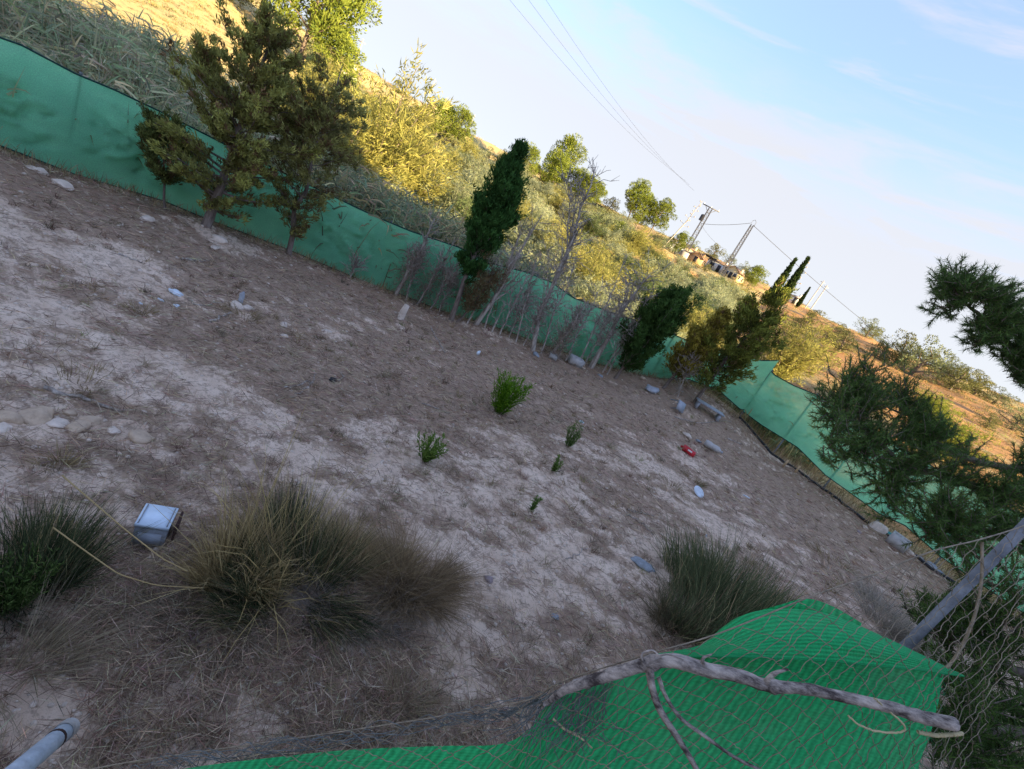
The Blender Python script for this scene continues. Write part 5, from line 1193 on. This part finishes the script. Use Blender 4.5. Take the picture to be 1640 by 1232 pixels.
# ------------------------------------------------------------------ near fence: trampled wire mesh, shade net, dead branch
def spline3(pts, n):
    """Catmull-Rom through (px, py, depth) points -> world"""
    P = np.array([PT(*p) for p in pts]); Q = np.concatenate([[2 * P[0] - P[1]], P, [2 * P[-1] - P[-2]]]); out_ = []
    d = np.concatenate([[0], np.cumsum(np.linalg.norm(np.diff(P, axis=0), axis=1))]); s = np.linspace(0, d[-1], n)
    for v in s:
        k = min(int(np.searchsorted(d, v, 'right')) - 1, len(P) - 2); t = (v - d[k]) / (d[k + 1] - d[k]); a, b, c, e = Q[k:k + 4]
        out_.append(.5 * (2 * b + (c - a) * t + (2 * a - 5 * b + 4 * c - e) * t * t + (3 * b - a - 3 * c + e) * t ** 3))
    return np.array(out_), s
ROOT0 = np.array([.6, .95, ZG(.6, .95)])
root = thing("near_fence", ROOT0, "trampled wire mesh fence with bright green net in the bottom right foreground", "fence")
NT = [(120, 1262, 1.27), (250, 1240, 1.26), (330, 1226, 1.25), (450, 1212, 1.25), (560, 1201, 1.25), (700, 1195, 1.25), (800, 1192, 1.23), (845, 1170, 1.22), (868, 1138, 1.21), (905, 1108, 1.2), (960, 1080, 1.2), (1040, 1052, 1.22), (1180, 1047, 1.25), (1310, 1052, 1.28), (1420, 1062, 1.3), (1512, 1080, 1.33)]
nu, nv = 240, 44; rg0 = np.random.default_rng(70)
T_, su = spline3(NT, nu)
B_ = T_ + np.array([.03, -.36, -.72])[None] * np.linspace(.75, 1.0, nu)[:, None]
vv = np.linspace(0, 1, nv)[None, :, None]
S = T_[:, None] * (1 - vv) + B_[:, None] * vv
Ug, Vg = np.meshgrid(su, np.linspace(0, 1, nv), indexing='ij')
face = np.array([.0, -.9, .43])
wr = .05 * (fbm(Ug * 2.2 + Vg * 1.5, Vg * 2.5 - Ug, 301, 3) - .5) + .03 * (fbm(Ug * 7 + Vg * 6, Vg * 3 - Ug * 3, 311, 3) - .5)
S = S + (wr * np.minimum(1, Vg * 8))[:, :, None] * face[None, None]
def grid_faces(a, b):
    i, j = np.meshgrid(np.arange(a - 1), np.arange(b - 1), indexing='ij'); return np.stack([i * b + j, (i + 1) * b + j, (i + 1) * b + j + 1, i * b + j + 1], -1).reshape(-1, 4)
UVn = np.stack([Ug + Vg * .25, Vg * .85 - Ug * .1], -1).reshape(-1, 2)
link("shade_net", new_mesh("shade_net", S.reshape(-1, 3) - ROOT0, [grid_faces(nu, nv)], None, True, UVn), MATS["near_shade_net"], root)
# folded flap lying over the top of the net
FL = [(1036, 1056, 1.19), (1100, 1053, 1.18), (1180, 1052, 1.185), (1310, 1058, 1.21), (1420, 1068, 1.25), (1480, 1074, 1.28), (1543, 1083, 1.325)]
FU = [(1036, 1050, 1.23), (1128, 1032, 1.27), (1168, 1002, 1.33), (1205, 981, 1.36), (1262, 975, 1.38), (1330, 984, 1.38), (1420, 1022, 1.37), (1543, 1081, 1.34)]
L_, s1 = spline3(FL, 120); U_, s2 = spline3(FU, 120); nf = 26
w_ = np.linspace(0, 1, nf)[None, :, None]
Fp = L_[:, None] * (1 - w_) + U_[:, None] * w_
Uf, Wf = np.meshgrid(s1, np.linspace(0, 1, nf), indexing='ij')
amp = np.sin(np.linspace(0, math.pi, 120))[:, None]
Fp = Fp + (amp * (.035 * np.sin(Wf * math.pi) + .03 * (fbm(Uf * 3, Wf * 2.6 + Uf * 1.2, 321, 3) - .5)))[:, :, None] * np.array([0, -.7, .7])[None, None]
bk = U_ + np.array([.02, .07, -.16])[None] * np.sin(np.linspace(.05, math.pi - .05, 120))[:, None]
bk2 = U_ + np.array([.02, .05, -.05])[None] * np.sin(np.linspace(.05, math.pi - .05, 120))[:, None]
Fp = np.concatenate([Fp, bk2[:, None], bk[:, None]], 1); nf += 2
Uf2, Wf2 = np.meshgrid(s1, np.linspace(0, .3, nf), indexing='ij')
flap = link("net_fold", new_mesh("net_fold", Fp.reshape(-1, 3) - ROOT0, [grid_faces(120, nf)], None, True, np.stack([Wf2 * 1.1, Uf2], -1).reshape(-1, 2)), MATS["near_shade_net"], root)
fh = MB(); fh.tube(Fp[:, 0] - ROOT0, .003, 5); fh.build("fold_hem", MATS["near_shade_net"], root)
HP = [(1170, 1002, 1.36), (1200, 984, 1.38), (1245, 970, 1.40), (1292, 959, 1.41), (1335, 972, 1.41), (1380, 998, 1.40)]
h_, s3 = spline3(HP, 50); hb = h_ + np.array([.01, .03, -.14]); hp = np.stack([h_ * (1 - k) + hb * k + np.array([0, -.03, .01]) * math.sin(k * math.pi) for k in np.linspace(0, 1, 9)], 1)
link("net_fold", new_mesh("net_fold", hp.reshape(-1, 3) - ROOT0, [grid_faces(50, 9)], None, True, np.stack(np.meshgrid(s3, np.linspace(0, .15, 9), indexing='ij'), -1).reshape(-1, 2)), MATS["near_shade_net"], root)
fz = MB(); n_ = 260; e_ = np.concatenate([S[-1, :][rg0.integers(0, nv, n_ // 2)], Fp[rg0.integers(0, 120, n_ // 2), 0]]); fz.blades(e_ - ROOT0, rg0.normal(0, 1, (n_, 3)) + np.array([.5, -.3, -.4]), rg0.uniform(.006, .03, n_), .0012, rg0.normal(0, .5, (n_, 3)), rg0, (.03, .30, .15)); tag(fz.build("frayed_threads", MATS["weed_leaf"], root), kind="stuff")
# wire mesh: diamonds, crushed flat on the left, standing on the right
MT = [(60, 1250, 1.30), (200, 1222, 1.30), (350, 1200, 1.29), (560, 1170, 1.27), (750, 1140, 1.26), (850, 1120, 1.24), (900, 1092, 1.21), (1030, 1050, 1.19), (1150, 1015, 1.2), (1300, 955, 1.24), (1400, 920, 1.28), (1490, 884, 1.32), (1570, 864, 1.36), (1640, 842, 1.42), (1730, 806, 1.5)]
MBt = [(p[0] + (0 if p[0] < 900 else -.28 * (p[0] - 900)), p[1] + 330 + (0 if p[0] < 900 else .22 * (p[0] - 900)), p[2] * .86) for p in MT]
nm = 320
Tm, sm = spline3(MT, nm); Bm, _ = spline3(MBt, nm)
LU = sm[-1]; CELL = .082
def mesh_pt(u, v):
    k = u / LU * (nm - 1); i = np.clip(k.astype(int), 0, nm - 2); f = (k - i)[:, None]
    a = Tm[i] * (1 - f) + Tm[i + 1] * f; b = Bm[i] * (1 - f) + Bm[i + 1] * f
    bend = (.035 * (fbm(u * 3, v * 3, 331, 3) - .5) + .02 * (fbm(u * 11, v * 9, 341, 2) - .5))[:, None]
    return a * (1 - v[:, None]) + b * v[:, None] + bend * np.array([.5, -.7, .5]) + np.array([0, -.02, .012]) * v[:, None] ** .3
wmb = MB(); rg = np.random.default_rng(71); rows = 24.0
for fam in (-1, 1):
    for c in np.arange(-rows * CELL * .5, LU + rows * CELL * .5, CELL):
        v = np.linspace(0, 1, 97); u = c + fam * v * rows * CELL * .5
        zig = .002 * np.sign(np.sin(v * rows * 2 * math.pi + (0 if fam > 0 else math.pi)))
        ok = (u > 0) & (u < LU)
        if ok.sum() < 4: continue
        p = mesh_pt(np.clip(u[ok], 0, LU), v[ok]) + (zig[ok][:, None]) * np.array([0, -.8, .5]) + rg.normal(0, .0012, (ok.sum(), 3))
        wmb.tube(p - ROOT0, .0011, 3, cap=False)
wmb.build("wire_mesh", MATS["wire"], root)
tw = MB(); tw.tube(Tm - ROOT0, .0022, 4)
q_, _ = spline3([(1573, 868, 1.36), (1572, 930, 1.34), (1560, 990, 1.33), (1535, 1045, 1.33), (1505, 1085, 1.33)], 30); tw.tube(q_ - ROOT0, .0042, 5)
tw.build("tension_wire", MATS["wire"], root)
# the torn mesh edge bunched above the net on the left
bun = MB()
for k in range(46):
    x0 = rg.uniform(200, 850); L = rg.uniform(60, 240); y_at = lambda x: np.interp(x, [150, 350, 560, 750, 850, 900], [1232, 1203, 1172, 1140, 1118, 1100])
    pts = [(x, y_at(x) + rg.normal(10, 9), rg.normal(1.265, .012)) for x in np.linspace(x0, min(x0 + L, 900), 6)]
    q_, _ = spline3(pts, 16); bun.tube(q_ - ROOT0, .0011, 3, cap=False)
for k in range(70):
    x0 = rg.uniform(860, 1000); q_, _ = spline3([(x0, 1100 + (960 - x0) * .3 + rg.normal(0, 8), 1.19), (x0 + rg.normal(-20, 14), 1150 + rg.normal(0, 10), 1.17), (x0 + rg.normal(-30, 30), 1190 + rg.normal(0, 25), 1.14)], 10); bun.tube(q_ - ROOT0, .0010, 3, cap=False)
bun.build("tangled_wire", MATS["old_wire"], root)
# dead branch across the net
def near_branch(name, label, pts, rads, mat, subs=(), cat="branch", group=None, C=(1, 1, 1)):
    P, s = spline3(pts, 60); o0 = P[0]; r = thing(name, o0, label, cat, group); q = MB(); rg = np.random.default_rng(len(label)); R = np.interp(np.linspace(0, 1, 60), np.linspace(0, 1, len(rads)), rads)
    R = R * (1 + .09 * (fbm(s * 22, s * 0 + 3, 7, 3) - .5) * 2); P = P + rg.normal(0, .0005, P.shape) + .003 * (np.stack([fbm(s * 14, s * 0 + k_, 17, 3) for k_ in (1, 5, 9)], 1) - .5); kn = np.zeros(60); kn[[17, 34]] = .3; R = R * (1 + kn)
    q.tube(P - o0, R, 10, C); q.build("stem", MATS[mat], r, True)
    for pts2, rr in subs:
        Q, s2_ = spline3(pts2, 24); q = MB(); q.tube(Q - o0, np.linspace(rr[0], rr[1], 24) * (1 + .2 * (fbm(s2_ * 30, s2_ * 0, 9, 2) - .5)), 7, C); q.build("side_twig", MATS[mat], r, True)
near_branch("dead_branch", "grey dead branch lying across the green net in the foreground", [(872, 1128, 1.2), (905, 1105, 1.18), (960, 1086, 1.16), (1030, 1066, 1.14), (1075, 1058, 1.13), (1130, 1072, 1.13), (1185, 1083, 1.13), (1225, 1098, 1.13), (1290, 1103, 1.13), (1360, 1118, 1.13), (1420, 1132, 1.13), (1470, 1147, 1.13), (1529, 1160, 1.13)],
    [.006, .012, .014, .015, .0165, .016, .015, .013, .0125, .0135, .0155, .0165], "bleached_wood",
    [([(1040, 1066, 1.13), (1044, 1100, 1.12), (1056, 1135, 1.11), (1074, 1165, 1.1), (1100, 1205, 1.09), (1120, 1240, 1.08)], (.010, .006)), ([(1055, 1085, 1.12), (1066, 1115, 1.11), (1090, 1150, 1.1), (1130, 1180, 1.09), (1175, 1212, 1.08), (1215, 1232, 1.07)], (.005, .0035)),
     ([(1128, 1070, 1.125), (1126, 1055, 1.12), (1140, 1048, 1.12)], (.006, .002)), ([(1225, 1096, 1.125), (1238, 1080, 1.12), (1262, 1072, 1.12)], (.007, .003)), ([(1030, 1063, 1.13), (1028, 1048, 1.13), (1045, 1042, 1.13), (1060, 1055, 1.12)], (.003, .002)), ([(1050, 1055, 1.12), (1068, 1048, 1.12), (1095, 1056, 1.12)], (.003, .0015)), ([(915, 1105, 1.175), (918, 1092, 1.17), (926, 1088, 1.17)], (.005, .002))])
mat_plain("straw_twig", (.46, .38, .22), .8, .3, 20, .1)
near_branch("straw_twig", "curled straw-coloured twig on the net below the dead branch", [(1358, 1146, 1.12), (1375, 1160, 1.11), (1400, 1170, 1.11), (1430, 1174, 1.11), (1447, 1170, 1.11), (1446, 1160, 1.11), (1425, 1140, 1.12), (1400, 1118, 1.12)], [.0022, .0022, .002], "straw_twig", cat="twig")
near_branch("straw_twig", "short yellow twig poking out at the net's right edge", [(1470, 1172, 1.13), (1505, 1178, 1.13), (1542, 1175, 1.13)], [.0045, .0045, .004], "straw_twig", cat="twig")
near_branch("straw_twig", "thin pale twig hanging at the left end of the dead branch", [(885, 1150, 1.17), (905, 1168, 1.16), (930, 1182, 1.15), (948, 1198, 1.15)], [.003, .0025, .0018], "straw_twig", cat="twig")
# galvanised posts
p0, p1 = PT(109, 1167, 1.75), PT(-90, 1335, 1.15); r = thing("steel_pipe", p1, "leaning galvanised pipe with a pale end in the bottom left corner", "pipe"); q = MB(); q.tube([(0, 0, 0), (p0 - p1) * .5, p0 - p1], .031, 18); q.build("tube", MATS["pale_steel"], r, True)
d_ = unit(p0 - p1); q = MB(); q.tube([(p0 - p1) - d_ * .05, (p0 - p1) + d_ * .004, (p0 - p1) + d_ * .016], [.034, .034, .02], 18); q.build("end_cap", MATS["concrete"], r, True); q = MB(); q.tube([(p0 - p1) - d_ * .115, (p0 - p1) - d_ * .10], .0325, 18); q.build("rust_ring", MATS["brown_rust"], r, True)
bx, by = 1.90, 1.77; zz = ZG(bx, by); r = thing("fence_post", (bx, by, zz), "grey upright post behind the wire mesh on the right", "post"); q = MB(); q.tube([(0, 0, -.2), (0, 0, 1.4), (.0, 0, 3.1)], .019, 16); q.build("tube", MATS["galvanised_steel"], r, True); q = MB(); q.tube([(0, 0, 3.1), (0, 0, 3.13)], [.021, .012], 16); q.build("cap", MATS["galvanised_steel"], r, True)

# ------------------------------------------------------------------ near pine on the right: trunk out of frame, boughs reaching in
def bough_tree(name, label, trunk_xy, trunk_h, clusters, boughs, seed, c1, c2, twl=.2, needle=.048, ntw=32, per=80, nw=.0037, cat="tree"):
    rg = np.random.default_rng(seed); g = np.array([*trunk_xy, ZG(*trunk_xy)]); r = thing(name, g, label, cat)
    wood, fol = MB(), MB(); wood.tube(wob(rg, (0, 0, -.2), (.15, -.1, trunk_h), 9, .03), np.linspace(.12, .03, 9), 10)
    anchors = []
    for pts in boughs:
        P = np.array([PT(*p) for p in pts]); b0 = np.array([g[0], g[1], P[0][2] - .25]); P = np.concatenate([[b0], P]); u = np.linspace(0, 1, 40); s = np.linspace(0, 1, len(P)); Q = np.stack([np.interp(u, s, P[:, c]) for c in range(3)], 1)
        for _ in range(3): Q[1:-1] = (Q[:-2] + Q[1:-1] * 2 + Q[2:]) / 4
        Q += rg.normal(0, .004, Q.shape); wood.tube(Q - g, np.linspace(.034, .006, 40), 7); anchors.append(Q[8:])
    A = np.concatenate(anchors)
    for (px, py, t, rad) in clusters:
        c = PT(px, py, t) + np.array([rg.normal(0, .05), rg.normal(0, .10), 0]); k = int(np.argmin(np.linalg.norm(A - c, axis=1))); a = A[max(0, k - 1)]
        stem = wob(rg, a, c, 7, .07); wood.tube(stem - g, np.linspace(.009, .004, 7), 5, cap=False); out_d = unit(c - a)
        for j in range(ntw):
            st = stem[rg.integers(2, 7)] + rg.normal(0, rad * .25, 3); d = unit(out_d * .55 + np.array([0, 0, .55]) + rg.normal(0, .62, 3)); L = rad * rg.uniform(.7, 1.35)
            tp = np.stack([st, st + d * L * .5 + rg.normal(0, .008, 3), st + d * L + np.array([0, 0, .02])]); wood.tube(tp - g, [.004, .003, .002], 3, cap=False)
            u = rg.uniform(.05, 1.0, per); Q = np.stack([np.interp(u, [0, .5, 1], tp[:, c_]) for c_ in range(3)], 1); D = d[None] * .75 + rg.normal(0, .6, (per, 3)); kk = np.clip(rg.normal(.35, .3, (per, 1)) + (u[:, None] - .5) * .4, 0, 1)
            C = (np.array(c1) * (1 - kk) + np.array(c2) * kk) * rg.uniform(.8, 1.2); fol.needles(Q - g, D, needle * rg.uniform(.6, 1.1, per), nw, rg, C)
    wood.build("trunk", MATS["live_bark"], r, True); fol.build("crown", MATS["pine_needle"], r); return r
CA = [(1328, 642, 3.1), (1352, 612, 3.1), (1372, 596, 3.12), (1392, 600, 3.15), (1346, 678, 3.02), (1326, 702, 3.0), (1340, 735, 3.0), (1365, 650, 3.05), (1400, 640, 3.1), (1392, 700, 3.05), (1372, 720, 3.0), (1452, 640, 3.2), (1448, 668, 3.15), (1432, 690, 3.1), (1470, 690, 3.1), (1440, 720, 3.05), (1425, 760, 3.0), (1480, 725, 3.0), (1500, 705, 3.05), (1392, 775, 3.0), (1410, 800, 2.95), (1450, 795, 2.9), (1510, 760, 2.95), (1490, 800, 2.85), (1540, 740, 2.95), (1555, 790, 2.85), (1530, 830, 2.75), (1495, 850, 2.75), (1595, 745, 2.9), (1600, 800, 2.75), (1590, 850, 2.6), (1635, 735, 2.85), (1635, 800, 2.65), (1630, 860, 2.5), (1560, 870, 2.6), (1525, 880, 2.6)]
CB = [(1516, 462, 3.0), (1535, 452, 3.0), (1552, 478, 3.0), (1570, 462, 3.0), (1588, 488, 3.0), (1535, 505, 3.0), (1560, 515, 2.98), (1600, 505, 3.0), (1582, 535, 2.95), (1560, 550, 2.95), (1610, 545, 2.92), (1625, 575, 2.9), (1598, 590, 2.9), (1640, 600, 2.88), (1635, 520, 2.9), (1650, 570, 2.9)]
bough_tree("pine_tree", "dark near pine reaching in from the right edge over the green net", (4.5, 2.5), 4.2, [(*c, .14) for c in CA] + [(*c, .12) for c in CB],
    [[(1700, 800, 2.7), (1600, 790, 2.8), (1510, 762, 2.95), (1440, 742, 3.0), (1390, 690, 3.05), (1345, 660, 3.05)], [(1700, 760, 2.8), (1560, 740, 2.95), (1480, 700, 3.1), (1452, 660, 3.15)], [(1720, 640, 2.85), (1640, 585, 2.9), (1585, 520, 2.97), (1530, 470, 3.0)], [(1700, 860, 2.5), (1600, 850, 2.6), (1520, 850, 2.7)]], 41, (.045, .085, .028), (.155, .25, .065))
CC = [(1560, 985, 2.0), (1600, 955, 2.05), (1640, 930, 2.1), (1620, 1000, 1.95), (1575, 1040, 1.9), (1640, 1050, 1.85), (1600, 1085, 1.8), (1650, 1120, 1.7), (1560, 1110, 1.8), (1610, 1150, 1.65), (1545, 1165, 1.65), (1590, 1215, 1.55), (1640, 1200, 1.55), (1530, 1215, 1.55), (1490, 1225, 1.5), (1525, 1030, 2.0), (1500, 1010, 2.1), (1545, 1070, 1.9), (1660, 1010, 1.9), (1500, 1190, 1.6), (1660, 1232, 1.5), (1560, 1250, 1.5)]
bough_tree("juniper_bush", "dark green conifer bush filling the lower right corner behind the wire mesh", (2.9, 1.75), 1.7, [(*c, .12) for c in CC], [[(1680, 1100, 1.8), (1600, 1060, 1.85), (1550, 1030, 1.95)], [(1680, 1180, 1.6), (1600, 1170, 1.6), (1530, 1180, 1.6)], [(1700, 1000, 2.0), (1640, 960, 2.05), (1580, 980, 2.0)]], 42, (.032, .062, .02), (.13, .22, .05), needle=.045, ntw=22, per=90, nw=.0032, cat="bush")

# ------------------------------------------------------------------ alike neighbours told apart by their order from the left
_by = {}
for o in scene.objects:
    if o.parent is None and "label" in o.keys() and "group" in o.keys(): _by.setdefault(o["label"], []).append(o)
ORD = ["first", "second", "third", "fourth", "fifth", "sixth", "seventh", "eighth", "ninth", "tenth", "eleventh", "twelfth", "thirteenth", "fourteenth", "fifteenth", "sixteenth", "seventeenth", "eighteenth", "nineteenth", "twentieth"]
for lb, obs in _by.items():
    if len(obs) < 2: continue
    obs.sort(key=lambda o: proj(o.location)[0])
    for k, o in enumerate(obs): o["label"] = lb + ", " + (("leftmost" if k == 0 else "rightmost") if len(obs) == 2 else ORD[min(k, 19)] + " from left")
